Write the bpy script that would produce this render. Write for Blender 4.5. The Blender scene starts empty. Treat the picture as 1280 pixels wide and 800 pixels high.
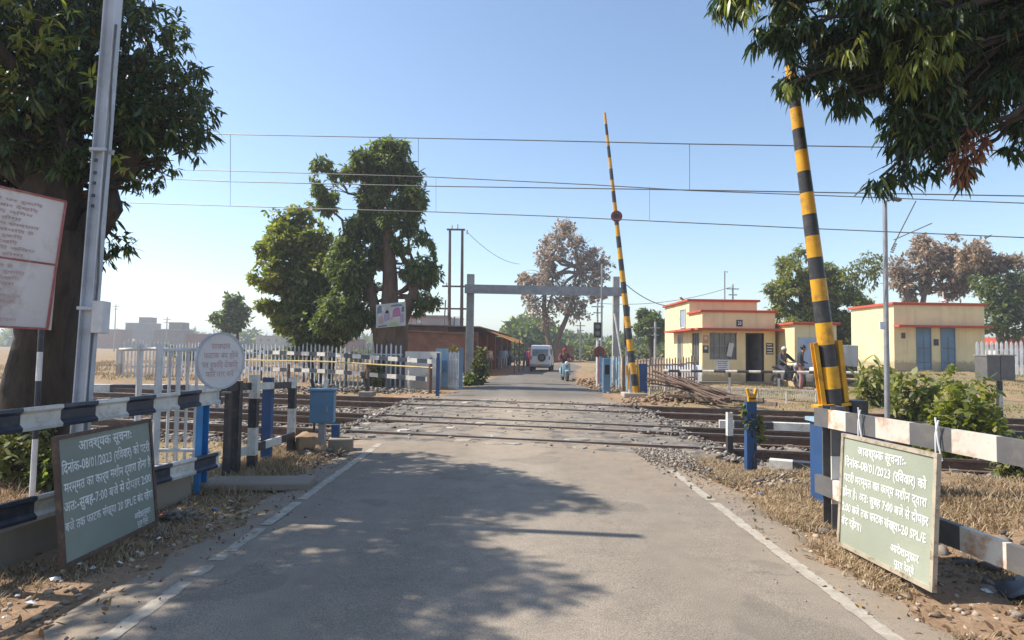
import bpy, bmesh, math, random
import numpy as np
from mathutils import Vector, Matrix
from mathutils import noise as mnoise
R = math.radians
random.seed(7)
S = bpy.context.scene
COL = S.collection

# ------------------------------------------------------------------ camera
EYE = 1.55; FPX = 770.0; PITCH = R(2.75); ROLL = R(0.8)
cF = Vector((0, math.cos(PITCH), math.sin(PITCH)))
cU0 = Vector((0, -math.sin(PITCH), math.cos(PITCH))); cR0 = Vector((1, 0, 0))
cR = cR0*math.cos(ROLL) + cU0*math.sin(ROLL); cU = cU0*math.cos(ROLL) - cR0*math.sin(ROLL)
cd = bpy.data.cameras.new('camera'); cam = bpy.data.objects.new('camera', cd); COL.objects.link(cam)
cd.sensor_width = 36; cd.lens = 36*FPX/1280; cd.clip_start = 0.05; cd.clip_end = 6000
M3 = Matrix((cR, cU, -cF)).transposed().to_4x4(); M3.translation = Vector((0, 0, EYE)); cam.matrix_world = M3
S.camera = cam

# ------------------------------------------------------------------ sun, sky, exposure
SUN_EL = R(48); SUN_AZ = Vector((-0.99, 0.14, 0)).normalized()
w = bpy.data.worlds.new('World'); S.world = w; w.use_nodes = True
wn = w.node_tree.nodes; bg = wn['Background']
sky = wn.new('ShaderNodeTexSky'); sky.sky_type = 'NISHITA'; sky.sun_disc = False
sky.sun_elevation = SUN_EL; sky.sun_rotation = math.atan2(SUN_AZ.x, SUN_AZ.y)
sky.altitude = 250; sky.air_density = 1.15; sky.dust_density = 0.5; sky.ozone_density = 2.0
w.node_tree.links.new(sky.outputs[0], bg.inputs[0]); bg.inputs[1].default_value = 0.135
sd = bpy.data.lights.new('sun', 'SUN'); sd.energy = 4.9; sd.angle = R(0.53); sd.color = (1, 0.93, 0.82)
sun = bpy.data.objects.new('sun', sd); COL.objects.link(sun)
sv = SUN_AZ*math.cos(SUN_EL) + Vector((0, 0, math.sin(SUN_EL)))
sun.rotation_euler = sv.to_track_quat('Z', 'Y').to_euler()
S.view_settings.view_transform = 'Standard'; S.view_settings.look = 'None'
S.view_settings.exposure = 0.62; S.view_settings.gamma = 1; S.view_settings.use_curve_mapping = False
S.cycles.max_bounces = 6; S.cycles.transparent_max_bounces = 8; S.cycles.volume_bounces = 0

# ------------------------------------------------------------------ helpers
def sst(a, b, x):
    t = np.clip((x-a)/(b-a), 0, 1); return t*t*(3-2*t)
CY = [-20, 0, 12, 21, 30, 41, 52, 62, 78, 100, 150, 260]
CX = [0, 0, 0.05, 0.5, 0.95, 1.9, 3.2, 5.2, 11.0, 22, 55, 120]
HW = [2.38, 2.38, 2.7, 2.75, 2.4, 2.3, 2.3, 2.4, 2.6, 2.6, 2.6, 2.6]
def road_c(y): return np.interp(y, CY, CX)
def road_w(y): return np.interp(y, CY, HW)
TS = 0.235                                  # the tracks run at this slope across the road
def ground_z(x, y):
    x = np.asarray(x, float); y = np.asarray(y, float)
    d = np.abs(x-road_c(y)) - road_w(y); t = y + TS*x
    off = sst(0.25, 1.3, d)
    bed = sst(8.7, 9.9, t)*(1-sst(19.0, 20.2, t))
    z = -0.03 - 0.2*bed*off
    out = sst(0.0, 2.5, d)*(1-bed)
    z = z + out*0.035*(np.sin(x*1.7+y*0.9)+np.sin(x*0.8-y*2.1+1.3)*0.8+np.sin(x*4.1+y*3.3)*0.35)
    z = z + 0.20*sst(6.0, 9.0, x)*sst(19.5, 24.0, y) + 0.47*sst(12, 20, x)*sst(20.0, 30.0, y)
    z = z + 0.16*sst(3.3, 4.6, x)*(1-bed)*(1-sst(12, 16, y))
    return z
def gz(x, y): return float(ground_z(x, y))
def ray(px, py):
    return cF + cR*((px-640)/FPX) + cU*((400-py)/FPX)
def G(px, py, h=0.0):                       # where the line of sight meets the level h
    d = ray(px, py); t = (h-EYE)/d.z; return Vector((d.x*t, d.y*t, h))
def P(px, py, Y):                           # point at distance Y along that line of sight
    d = ray(px, py); t = Y/d.y; return Vector((d.x*t, Y, EYE+d.z*t))

def tag(o, label=None, cat=None, group=None, kind=None):
    if label: o['label'] = label
    if cat: o['category'] = cat
    if group: o['group'] = group
    if kind: o['kind'] = kind
    return o
def empty(name, loc, label=None, cat=None, group=None):
    o = bpy.data.objects.new(name, None); COL.objects.link(o); o.location = Vector(loc)
    o.empty_display_size = 0.3
    return tag(o, label, cat, group)
def org(parent):
    v = Vector((0, 0, 0))
    while parent is not None:
        v = v + parent.location; parent = parent.parent
    return v
def mesh_obj(name, me, mats, parent=None, smooth=False):
    for m in (mats if isinstance(mats, (list, tuple)) else [mats]): me.materials.append(m)
    o = bpy.data.objects.new(name, me); COL.objects.link(o)
    if parent is not None: o.parent = parent
    if smooth: me.polygons.foreach_set('use_smooth', [True]*len(me.polygons))
    return o
def np_mesh(name, verts, tris=None, quads=None, matidx=None):
    me = bpy.data.meshes.new(name); verts = np.asarray(verts, np.float32).reshape(-1, 3)
    nt = 0 if tris is None else len(tris); nq = 0 if quads is None else len(quads)
    me.vertices.add(len(verts)); me.vertices.foreach_set('co', verts.ravel())
    idx = []; 
    if nt: idx.append(np.asarray(tris, np.int32).ravel())
    if nq: idx.append(np.asarray(quads, np.int32).ravel())
    idx = np.concatenate(idx); me.loops.add(len(idx)); me.loops.foreach_set('vertex_index', idx)
    tot = np.concatenate([np.full(nt, 3, np.int32), np.full(nq, 4, np.int32)])
    st = np.concatenate([[0], np.cumsum(tot)[:-1]]).astype(np.int32)
    me.polygons.add(nt+nq); me.polygons.foreach_set('loop_start', st); me.polygons.foreach_set('loop_total', tot)
    if matidx is not None: me.polygons.foreach_set('material_index', np.asarray(matidx, np.int32))
    me.update(calc_edges=True); me.validate(); return me
def copy_tree(o, parent=None):
    c = o.copy(); COL.objects.link(c)
    if parent is not None: c.parent = parent
    for ch in o.children: copy_tree(ch, c)
    return c

class MB:
    """collects solids in world space, linked as one mesh under a parent"""
    def __init__(s): s.v = []; s.f = []; s.m = []
    def add(s, vs, fs, mi=0):
        b = len(s.v); s.v += [Vector(v) for v in vs]; s.f += [tuple(b+i for i in f) for f in fs]; s.m += [mi]*len(fs); return s
    def box(s, c, sz, rz=0, mi=0, rot=None, bev=0):
        x, y, z = sz[0]/2, sz[1]/2, sz[2]/2
        q = rot if rot is not None else Matrix.Rotation(rz, 3, 'Z'); c = Vector(c)
        if bev:
            bm = bmesh.new(); bmesh.ops.create_cube(bm, size=1)
            for v in bm.verts: v.co = Vector((v.co.x*2*x, v.co.y*2*y, v.co.z*2*z))
            bmesh.ops.bevel(bm, geom=bm.edges[:], offset=bev, segments=2, affect='EDGES', profile=0.5)
            bm.verts.index_update(); vs = [c+q@v.co for v in bm.verts]; fs = [[v.index for v in f.verts] for f in bm.faces]; bm.free()
            return s.add(vs, fs, mi)
        vs = [c+q@Vector((i*x, j*y, k*z)) for k in (-1, 1) for j in (-1, 1) for i in (-1, 1)]
        return s.add(vs, [(0, 2, 3, 1), (4, 5, 7, 6), (0, 1, 5, 4), (2, 6, 7, 3), (0, 4, 6, 2), (1, 3, 7, 5)], mi)
    def tube(s, pts, rad, n=8, mi=0, caps=True, mis=None):
        pts = [Vector(p) for p in pts]; rad = rad if isinstance(rad, (list, tuple)) else [rad]*len(pts)
        b = len(s.v); prev = None
        for i, p in enumerate(pts):
            d = (pts[min(i+1, len(pts)-1)]-pts[max(i-1, 0)]).normalized()
            if prev is None: a = d.orthogonal().normalized()
            else:
                a = prev - d*prev.dot(d); a = a.normalized() if a.length > 1e-5 else d.orthogonal().normalized()
            prev = a; c = d.cross(a)
            for k in range(n):
                t = 2*math.pi*k/n; s.v.append(p+(a*math.cos(t)+c*math.sin(t))*rad[i])
        for i in range(len(pts)-1):
            for k in range(n):
                k2 = (k+1) % n; s.f.append((b+i*n+k, b+i*n+k2, b+(i+1)*n+k2, b+(i+1)*n+k)); s.m.append(mis[i] if mis else mi)
        if caps:
            s.f.append(tuple(b+k for k in reversed(range(n)))); s.m.append(mis[0] if mis else mi)
            e = b+(len(pts)-1)*n; s.f.append(tuple(e+k for k in range(n))); s.m.append(mis[-1] if mis else mi)
        return s
    def extrude(s, prof, path, side, up, mis=None, mi=0):
        """sweep a closed 2d profile (side, up) along the points of path; mis = one material per span"""
        b = len(s.v); n = len(prof)
        for p in path:
            for a, c in prof: s.v.append(Vector(p)+side*a+up*c)
        for i in range(len(path)-1):
            for k in range(n):
                k2 = (k+1) % n; s.f.append((b+i*n+k, b+i*n+k2, b+(i+1)*n+k2, b+(i+1)*n+k)); s.m.append(mis[i] if mis else mi)
        s.f.append(tuple(b+k for k in reversed(range(n)))); s.m.append(mis[0] if mis else mi)
        e = b+(len(path)-1)*n; s.f.append(tuple(e+k for k in range(n))); s.m.append(mis[-1] if mis else mi)
        return s
    def sphere(s, c, r, seg=10, rings=7, mi=0, sc=(1, 1, 1)):
        c = Vector(c); b = len(s.v); s.v.append(c+Vector((0, 0, r*sc[2])))
        for i in range(1, rings):
            th = math.pi*i/rings
            for k in range(seg):
                ph = 2*math.pi*k/seg; s.v.append(c+Vector((r*sc[0]*math.sin(th)*math.cos(ph), r*sc[1]*math.sin(th)*math.sin(ph), r*sc[2]*math.cos(th))))
        s.v.append(c-Vector((0, 0, r*sc[2]))); last = len(s.v)-1
        for k in range(seg): s.f.append((b, b+1+k, b+1+(k+1) % seg)); s.m.append(mi)
        for i in range(rings-2):
            for k in range(seg):
                a = b+1+i*seg; s.f.append((a+k, a+seg+k, a+seg+(k+1) % seg, a+(k+1) % seg)); s.m.append(mi)
        a = b+1+(rings-2)*seg
        for k in range(seg): s.f.append((a+k, last, a+(k+1) % seg)); s.m.append(mi)
        return s
    def build(s, name, mats, parent=None, smooth=False, label=None):
        o0 = org(parent); me = bpy.data.meshes.new(name)
        me.from_pydata([tuple(v-o0) for v in s.v], [], s.f); me.polygons.foreach_set('material_index', s.m)
        me.update()
        bm = bmesh.new(); bm.from_mesh(me); bmesh.ops.recalc_face_normals(bm, faces=bm.faces); bm.to_mesh(me); bm.free()
        o = mesh_obj(name, me, mats, parent, False)
        if smooth:
            me.polygons.foreach_set('use_smooth', [True]*len(me.polygons)); me.set_sharp_from_angle(angle=R(42))
        if label: o['label'] = label
        return o
def rail_span(a, b, step, phase=0):
    """points along a-b cut every step metres, with alternating material indices"""
    a, b = Vector(a), Vector(b); L = (b-a).length; d = (b-a)/L; ts = [0]; mis = []; k = 0; t = phase if phase > 0 else step
    while t < L-1e-3: ts.append(t); t += step
    ts.append(L); pts = [a+d*t for t in ts]; mis = [(i) % 2 for i in range(len(ts)-1)]
    return pts, mis, d

# ------------------------------------------------------------------ materials
def new_mat(name):
    m = bpy.data.materials.new(name); m.use_nodes = True; nt = m.node_tree
    return m, nt, nt.nodes['Principled BSDF'], nt.nodes, nt.links
def noise_node(nt, scale, detail=6, rough=0.6, coord='Object', vec=None, stretch=None):
    n = nt.nodes.new('ShaderNodeTexNoise'); n.inputs['Scale'].default_value = scale
    n.inputs['Detail'].default_value = detail; n.inputs['Roughness'].default_value = rough
    if vec is None:
        tc = nt.nodes.new('ShaderNodeTexCoord'); vec = tc.outputs[coord]
    if stretch:
        mp = nt.nodes.new('ShaderNodeMapping'); mp.inputs['Scale'].default_value = stretch; nt.links.new(vec, mp.inputs[0]); vec = mp.outputs[0]
    nt.links.new(vec, n.inputs['Vector']); return n
def ramp(nt, src, stops):
    r = nt.nodes.new('ShaderNodeValToRGB'); nt.links.new(src, r.inputs[0]); el = r.color_ramp.elements
    while len(el) < len(stops): el.new(0.5)
    for e, (p, c) in zip(el, stops): e.position = p; e.color = (c[0], c[1], c[2], 1) if not isinstance(c, (int, float)) else (c, c, c, 1)
    return r
def mixc(nt, fac, a, b, mode='MIX'):
    m = nt.nodes.new('ShaderNodeMix'); m.data_type = 'RGBA'; m.blend_type = mode
    def put(sock, v):
        if hasattr(v, 'links') or hasattr(v, 'is_linked'): nt.links.new(v, sock)
        elif isinstance(v, (int, float)): sock.default_value = v
        else: sock.default_value = (v[0], v[1], v[2], 1)
    put(m.inputs[0], fac); put(m.inputs[6], a); put(m.inputs[7], b); return m.outputs[2]
def bump(nt, bs, src, strength=0.3, dist=0.02, prev=None):
    b = nt.nodes.new('ShaderNodeBump'); b.inputs['Strength'].default_value = strength; b.inputs['Distance'].default_value = dist
    nt.links.new(src, b.inputs['Height'])
    if prev is not None: nt.links.new(prev, b.inputs['Normal'])
    nt.links.new(b.outputs[0], bs.inputs['Normal']); return b.outputs[0]
def paint(name, col, dirt=(0.22, 0.13, 0.07), amt=0.35, rough=0.5, scale=9, metal=0.0, bumpd=0.002, fine=60):
    m, nt, bs, ns, lk = new_mat(name)
    a = noise_node(nt, scale, 8, 0.7); r = ramp(nt, a.outputs[0], [(0.5, 0), (0.5+0.35*(1.01-amt)+0.02, 1)])
    mu = ns.new('ShaderNodeMath'); mu.operation = 'MULTIPLY'; lk.new(r.outputs[0], mu.inputs[0]); mu.inputs[1].default_value = min(1, amt*1.6)
    b = noise_node(nt, scale*0.35, 4, 0.5); rb = ramp(nt, b.outputs[0], [(0.3, [c*0.78 for c in col]), (0.7, [min(1, c*1.12) for c in col])])
    c = mixc(nt, mu.outputs[0], rb.outputs[0], dirt); lk.new(c, bs.inputs['Base Color'])
    bs.inputs['Roughness'].default_value = rough; bs.inputs['Metallic'].default_value = metal
    f = noise_node(nt, fine, 4); bump(nt, bs, f.outputs[0], 0.5, bumpd); return m
def leafmat(name, stops, trans=0.35, rough=0.45, tint=(1.3, 1.35, 0.5), scale=0.5, brightness=1.0):
    m, nt, bs, ns, lk = new_mat(name)
    g = ns.new('ShaderNodeNewGeometry'); r = ramp(nt, g.outputs['Random Per Island'], stops)
    n = noise_node(nt, scale, 3); rn = ramp(nt, n.outputs[0], [(0.3, 0.7), (0.7, 1.25)])
    c = mixc(nt, 1.0, r.outputs[0], rn.outputs[0], 'MULTIPLY'); lk.new(c, bs.inputs['Base Color'])
    bs.inputs['Roughness'].default_value = rough
    tr = ns.new('ShaderNodeBsdfTranslucent'); tc = mixc(nt, 1.0, c, tint, 'MULTIPLY'); lk.new(tc, tr.inputs[0])
    mx = ns.new('ShaderNodeMixShader'); mx.inputs[0].default_value = trans
    lk.new(bs.outputs[0], mx.inputs[1]); lk.new(tr.outputs[0], mx.inputs[2]); lk.new(mx.outputs[0], ns['Material Output'].inputs[0])
    return m
def bark(name, a, b, scale=6):
    m, nt, bs, ns, lk = new_mat(name)
    n = noise_node(nt, scale, 8, 0.7, stretch=(1, 1, 0.25)); r = ramp(nt, n.outputs[0], [(0.3, a), (0.7, b)])
    lk.new(r.outputs[0], bs.inputs['Base Color']); bs.inputs['Roughness'].default_value = 0.95
    v = ns.new('ShaderNodeTexVoronoi'); v.inputs['Scale'].default_value = scale*2.5; tc = ns.new('ShaderNodeTexCoord')
    mp = ns.new('ShaderNodeMapping'); mp.inputs['Scale'].default_value = (1, 1, 0.3); lk.new(tc.outputs['Object'], mp.inputs[0]); lk.new(mp.outputs[0], v.inputs['Vector'])
    b1 = bump(nt, bs, n.outputs[0], 0.9, 0.04); bump(nt, bs, v.outputs[0], 0.5, 0.02, b1); return m

def ground_mat():
    m, nt, bs, ns, lk = new_mat('dry_earth')
    big = noise_node(nt, 0.35, 5, 0.6); mid = noise_node(nt, 2.2, 8, 0.7); fine = noise_node(nt, 28, 8, 0.75)
    soil = ramp(nt, mid.outputs[0], [(0.25, (0.20, 0.125, 0.075)), (0.5, (0.32, 0.21, 0.13)), (0.78, (0.42, 0.30, 0.20))])
    grass = ramp(nt, fine.outputs[0], [(0.3, (0.13, 0.115, 0.055)), (0.7, (0.34, 0.29, 0.16))])
    gm = ramp(nt, big.outputs[0], [(0.44, 0), (0.6, 0.75)])
    c = mixc(nt, gm.outputs[0], soil.outputs[0], grass.outputs[0])
    fr = ramp(nt, fine.outputs[0], [(0.25, 0.62), (0.7, 1.25)]); c = mixc(nt, 1.0, c, fr.outputs[0], 'MULTIPLY')
    lk.new(c, bs.inputs['Base Color']); bs.inputs['Roughness'].default_value = 1; bs.inputs['Specular IOR Level'].default_value = 0.1
    b1 = bump(nt, bs, fine.outputs[0], 0.9, 0.02); bump(nt, bs, mid.outputs[0], 0.6, 0.05, b1); return m
def asphalt_mat():
    m, nt, bs, ns, lk = new_mat('worn_asphalt')
    big = noise_node(nt, 0.5, 5, 0.6, stretch=(1, 0.35, 1)); mid = noise_node(nt, 3.5, 8, 0.65); fine = noise_node(nt, 140, 3, 0.6)
    c0 = ramp(nt, big.outputs[0], [(0.3, (0.228, 0.193, 0.153)), (0.7, (0.316, 0.268, 0.212))])
    c1 = ramp(nt, mid.outputs[0], [(0.3, 0.86), (0.7, 1.1)]); c2 = ramp(nt, fine.outputs[0], [(0.32, 0.55), (0.68, 1.42)])
    c = mixc(nt, 1.0, c0.outputs[0], c1.outputs[0], 'MULTIPLY'); c = mixc(nt, 1.0, c, c2.outputs[0], 'MULTIPLY')
    # dusty edges of the carriageway, cracks
    v = ns.new('ShaderNodeTexVoronoi'); v.feature = 'DISTANCE_TO_EDGE'; v.inputs['Scale'].default_value = 0.55
    wn_ = noise_node(nt, 1.6, 5); tc = ns.new('ShaderNodeTexCoord'); ad = ns.new('ShaderNodeVectorMath'); ad.operation = 'ADD'
    lk.new(tc.outputs['Object'], ad.inputs[0]); lk.new(wn_.outputs['Color'], ad.inputs[1]); lk.new(ad.outputs[0], v.inputs['Vector'])
    cr = ramp(nt, v.outputs[0], [(0.0, 1), (0.007, 0)]); cm = ramp(nt, big.outputs[0], [(0.5, 0), (0.62, 0.55)])
    mu = ns.new('ShaderNodeMath'); mu.operation = 'MULTIPLY'; lk.new(cr.outputs[0], mu.inputs[0]); lk.new(cm.outputs[0], mu.inputs[1])
    c = mixc(nt, mu.outputs[0], c, (0.07, 0.062, 0.055))
    at = ns.new('ShaderNodeAttribute'); at.attribute_name = 'dust'
    dn = noise_node(nt, 5, 8, 0.75); dm = ns.new('ShaderNodeMath'); dm.operation = 'MULTIPLY'; lk.new(at.outputs['Fac'], dm.inputs[0])
    dr = ramp(nt, dn.outputs[0], [(0.36, 0), (0.58, 1)]); lk.new(dr.outputs[0], dm.inputs[1])
    c = mixc(nt, dm.outputs[0], c, (0.36, 0.27, 0.185))
    sp = ns.new('ShaderNodeSeparateXYZ'); lk.new(tc.outputs['Object'], sp.inputs[0])
    ab = ns.new('ShaderNodeMath'); ab.operation = 'ABSOLUTE'; lk.new(sp.outputs[0], ab.inputs[0])
    wob = noise_node(nt, 0.6, 3); aw = ns.new('ShaderNodeMath'); aw.operation = 'MULTIPLY_ADD'; lk.new(wob.outputs[0], aw.inputs[0]); aw.inputs[1].default_value = 0.5; lk.new(ab.outputs[0], aw.inputs[2])
    tk = ramp(nt, aw.outputs[0], [(0.65, 1.05), (0.95, 0.86), (1.0, 0.86)]); c = mixc(nt, 0.7, c, tk.outputs[0], 'MULTIPLY')
    pv = ns.new('ShaderNodeTexVoronoi'); pv.inputs['Scale'].default_value = 3.1; lk.new(ad.outputs[0], pv.inputs['Vector']); pr = ramp(nt, pv.outputs['Distance'], [(0.03, 1), (0.07, 0)])
    pm = ramp(nt, mid.outputs[0], [(0.52, 0), (0.6, 0.8)]); pk = ns.new('ShaderNodeMath'); pk.operation = 'MULTIPLY'; lk.new(pr.outputs[0], pk.inputs[0]); lk.new(pm.outputs[0], pk.inputs[1]); c = mixc(nt, pk.outputs[0], c, (0.05, 0.042, 0.035))
    pn = noise_node(nt, 0.9, 3, 0.4); pp2 = ramp(nt, pn.outputs[0], [(0.60, 1.0), (0.615, 0.82)]); c = mixc(nt, 0.8, c, pp2.outputs[0], 'MULTIPLY')
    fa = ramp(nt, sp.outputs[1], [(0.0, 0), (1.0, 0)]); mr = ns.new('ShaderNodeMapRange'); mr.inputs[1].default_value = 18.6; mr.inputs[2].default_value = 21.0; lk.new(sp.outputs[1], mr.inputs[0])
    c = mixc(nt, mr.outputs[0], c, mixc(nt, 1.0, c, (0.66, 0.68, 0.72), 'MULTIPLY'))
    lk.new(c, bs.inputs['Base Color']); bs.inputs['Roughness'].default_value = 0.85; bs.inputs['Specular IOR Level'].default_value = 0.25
    b1 = bump(nt, bs, fine.outputs[0], 0.8, 0.004); bump(nt, bs, mid.outputs[0], 0.3, 0.02, b1); return m
def stone_mat(name, stops, rough=0.9):
    m, nt, bs, ns, lk = new_mat(name)
    g = ns.new('ShaderNodeNewGeometry'); r = ramp(nt, g.outputs['Random Per Island'], stops)
    n = noise_node(nt, 30, 5); rn = ramp(nt, n.outputs[0], [(0.3, 0.75), (0.7, 1.2)])
    c = mixc(nt, 1.0, r.outputs[0], rn.outputs[0], 'MULTIPLY'); lk.new(c, bs.inputs['Base Color'])
    bs.inputs['Roughness'].default_value = rough; bs.inputs['Specular IOR Level'].default_value = 0.2; return m
def wall_mat(name, col, stain=(0.3, 0.25, 0.15), amt=0.35, scale=1.4):
    m, nt, bs, ns, lk = new_mat(name)
    n = noise_node(nt, scale, 8, 0.7, stretch=(1, 1, 0.45)); r = ramp(nt, n.outputs[0], [(0.48, 0), (0.8, amt)])
    f = noise_node(nt, 0.8, 4); rb = ramp(nt, f.outputs[0], [(0.3, [c*0.86 for c in col]), (0.7, [min(1, c*1.06) for c in col])])
    c = mixc(nt, r.outputs[0], rb.outputs[0], stain)
    tc = ns.new('ShaderNodeTexCoord'); sp = ns.new('ShaderNodeSeparateXYZ'); lk.new(tc.outputs['Object'], sp.inputs[0])
    sn = noise_node(nt, 3, 6, 0.7); sa = ns.new('ShaderNodeMath'); sa.operation = 'MULTIPLY_ADD'; lk.new(sn.outputs[0], sa.inputs[0]); sa.inputs[1].default_value = -0.9; lk.new(sp.outputs[2], sa.inputs[2])
    st = noise_node(nt, 3.5, 6, 0.7, stretch=(1, 1, 0.06)); sq = ramp(nt, st.outputs[0], [(0.52, 0), (0.75, 0.45)]); c = mixc(nt, sq.outputs[0], c, [v*0.55 for v in col])
    sr = ramp(nt, sa.outputs[0], [(0.0, 0.55), (0.18, 0.0)]); c = mixc(nt, sr.outputs[0], c, (0.2, 0.14, 0.09))
    lk.new(c, bs.inputs['Base Color']); bs.inputs['Roughness'].default_value = 0.9
    fn = noise_node(nt, 25, 5); bump(nt, bs, fn.outputs[0], 0.4, 0.006); return m
def brick_mat(name, a, b, mortar, sx=3.2):
    m, nt, bs, ns, lk = new_mat(name)
    tc = ns.new('ShaderNodeTexCoord'); sp = ns.new('ShaderNodeSeparateXYZ'); lk.new(tc.outputs['Object'], sp.inputs[0])
    ad = ns.new('ShaderNodeMath'); lk.new(sp.outputs[0], ad.inputs[0]); lk.new(sp.outputs[1], ad.inputs[1])
    cb = ns.new('ShaderNodeCombineXYZ'); lk.new(ad.outputs[0], cb.inputs[0]); lk.new(sp.outputs[2], cb.inputs[1])
    br = ns.new('ShaderNodeTexBrick'); lk.new(cb.outputs[0], br.inputs['Vector']); br.inputs['Scale'].default_value = sx
    br.inputs['Color1'].default_value = (*a, 1); br.inputs['Color2'].default_value = (*b, 1); br.inputs['Mortar'].default_value = (*mortar, 1); br.inputs['Mortar Size'].default_value = 0.03
    n = noise_node(nt, 1.5, 7, 0.7); rn = ramp(nt, n.outputs[0], [(0.3, 0.6), (0.7, 1.25)])
    c = mixc(nt, 1.0, br.outputs[0], rn.outputs[0], 'MULTIPLY'); lk.new(c, bs.inputs['Base Color']); bs.inputs['Roughness'].default_value = 0.95
    bump(nt, bs, br.outputs['Fac'], -0.4, 0.01); return m
def glass_mat(name, col=(0.06, 0.07, 0.08), rough=0.08):
    m, nt, bs, ns, lk = new_mat(name)
    n = noise_node(nt, 2, 4); r = ramp(nt, n.outputs[0], [(0.3, [c*0.6 for c in col]), (0.7, [c*1.8 for c in col])]); lk.new(r.outputs[0], bs.inputs['Base Color'])
    bs.inputs['Roughness'].default_value = rough; bs.inputs['Specular IOR Level'].default_value = 0.8; return m

M = {}
M['ground'] = ground_mat(); M['asphalt'] = asphalt_mat()
M['white'] = paint('worn_white_paint', (0.66, 0.63, 0.57), (0.30, 0.17, 0.09), 0.45, 0.5)
M['whiteclean'] = paint('white_enamel', (0.72, 0.72, 0.72), (0.35, 0.3, 0.25), 0.25, 0.4)
M['rustwhite'] = paint('rust_streaked_white_paint', (0.68, 0.63, 0.54), (0.42, 0.19, 0.07), 0.6, 0.55, 4)
M['black'] = paint('worn_black_paint', (0.035, 0.035, 0.04), (0.16, 0.13, 0.1), 0.4, 0.45)
M['navy'] = paint('navy_black_paint', (0.025, 0.032, 0.055), (0.14, 0.13, 0.12), 0.35, 0.4)
M['grey'] = paint('dull_grey_paint', (0.12, 0.115, 0.115), (0.2, 0.17, 0.13), 0.4, 0.5)
M['greywhite'] = paint('bluish_white_pole_paint', (0.50, 0.53, 0.58), (0.2, 0.2, 0.2), 0.35, 0.4, 5)
M['blue'] = paint('bright_blue_paint', (0.03, 0.22, 0.5), (0.12, 0.1, 0.08), 0.35, 0.4, 7)
M['dblue'] = paint('deep_blue_paint', (0.02, 0.075, 0.2), (0.1, 0.08, 0.07), 0.35, 0.4, 7)
M['boxblue'] = paint('faded_blue_box_paint', (0.11, 0.23, 0.36), (0.2, 0.14, 0.1), 0.45, 0.5, 6)
M['paleblue'] = paint('pale_blue_paint', (0.30, 0.46, 0.56), (0.25, 0.2, 0.15), 0.4, 0.5, 6)
M['yellow'] = paint('boom_yellow_paint', (0.70, 0.35, 0.015), (0.22, 0.11, 0.04), 0.5, 0.45, 9)
M['dullyellow'] = paint('pale_yellow_paint', (0.5, 0.38, 0.13), (0.2, 0.15, 0.1), 0.5, 0.6, 3)
M['red'] = paint('signal_red_paint', (0.28, 0.035, 0.025), (0.12, 0.04, 0.03), 0.4, 0.45, 8)
M['rust'] = paint('rusty_iron', (0.15, 0.092, 0.065), (0.08, 0.055, 0.045), 0.7, 0.85, 12)
M['brownframe'] = paint('rusty_brown_frame', (0.10, 0.06, 0.045), (0.22, 0.14, 0.09), 0.5, 0.7, 14)
M['tanframe'] = paint('tan_board_frame', (0.42, 0.36, 0.27), (0.16, 0.09, 0.05), 0.6, 0.7, 14)
M['boardgreen'] = paint('grey_green_board_paint', (0.33, 0.355, 0.275), (0.30, 0.32, 0.24), 0.5, 0.6, 3)
M['boardslate'] = paint('slate_green_board_paint', (0.25, 0.28, 0.235), (0.2, 0.23, 0.2), 0.5, 0.6, 3)
M['letter'] = paint('white_lettering', (0.80, 0.80, 0.78), (0.6, 0.6, 0.56), 0.3, 0.6, 30)
M['pinkletter'] = paint('faded_red_lettering', (0.56, 0.37, 0.37), (0.55, 0.45, 0.45), 0.6, 0.6, 30)
M['railtop'] = paint('polished_rail_steel', (0.5, 0.48, 0.46), (0.3, 0.24, 0.2), 0.3, 0.3, 12, 0.8)
M['concrete'] = wall_mat('weathered_concrete', (0.36, 0.33, 0.28), (0.2, 0.17, 0.13), 0.5, 2.5)
M['poleconc'] = paint('pale_concrete_pole', (0.40, 0.39, 0.37), (0.25, 0.22, 0.2), 0.4, 0.8)
M['galv'] = paint('galvanised_steel', (0.33, 0.33, 0.34), (0.22, 0.17, 0.13), 0.4, 0.5, 8, 0.4)
M['cream'] = wall_mat('cream_yellow_limewash', (0.80, 0.66, 0.37), (0.5, 0.38, 0.2), 0.35)
M['redtrim'] = wall_mat('orange_red_trim_paint', (0.50, 0.095, 0.05), (0.3, 0.08, 0.05), 0.4)
M['offwhite'] = wall_mat('off_white_wall', (0.62, 0.60, 0.56), (0.4, 0.35, 0.3), 0.4)
M['mural'] = wall_mat('pale_blue_mural_wall', (0.5, 0.55, 0.62), (0.2, 0.28, 0.4), 0.7, 3)
M['brick'] = brick_mat('red_brick', (0.30, 0.105, 0.06), (0.22, 0.085, 0.05), (0.2, 0.15, 0.12))
M['glass'] = glass_mat('dark_glass', (0.13, 0.13, 0.12), 0.15); M['dark'] = paint('frame_and_shade_black', (0.025, 0.022, 0.02), (0.03, 0.03, 0.03), 0.1, 0.9)  # 'dark': near-black for a door frame and for shade painted into openings
M['bluedoor'] = paint('slate_blue_door_paint', (0.13, 0.22, 0.31), (0.1, 0.1, 0.1), 0.3, 0.5, 4)
M['wire'] = paint('dull_copper_wire', (0.13, 0.12, 0.115), (0.1, 0.07, 0.05), 0.3, 0.5)
M['rubber'] = paint('black_rubber', (0.02, 0.02, 0.02), (0.07, 0.06, 0.05), 0.4, 0.85)
M['carwhite'] = paint('dusty_white_car_paint', (0.72, 0.71, 0.68), (0.5, 0.45, 0.38), 0.25, 0.25, 3, bumpd=0.0)
M['carred'] = glass_mat('red_lamp_plastic', (0.5, 0.02, 0.02), 0.2)
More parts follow.
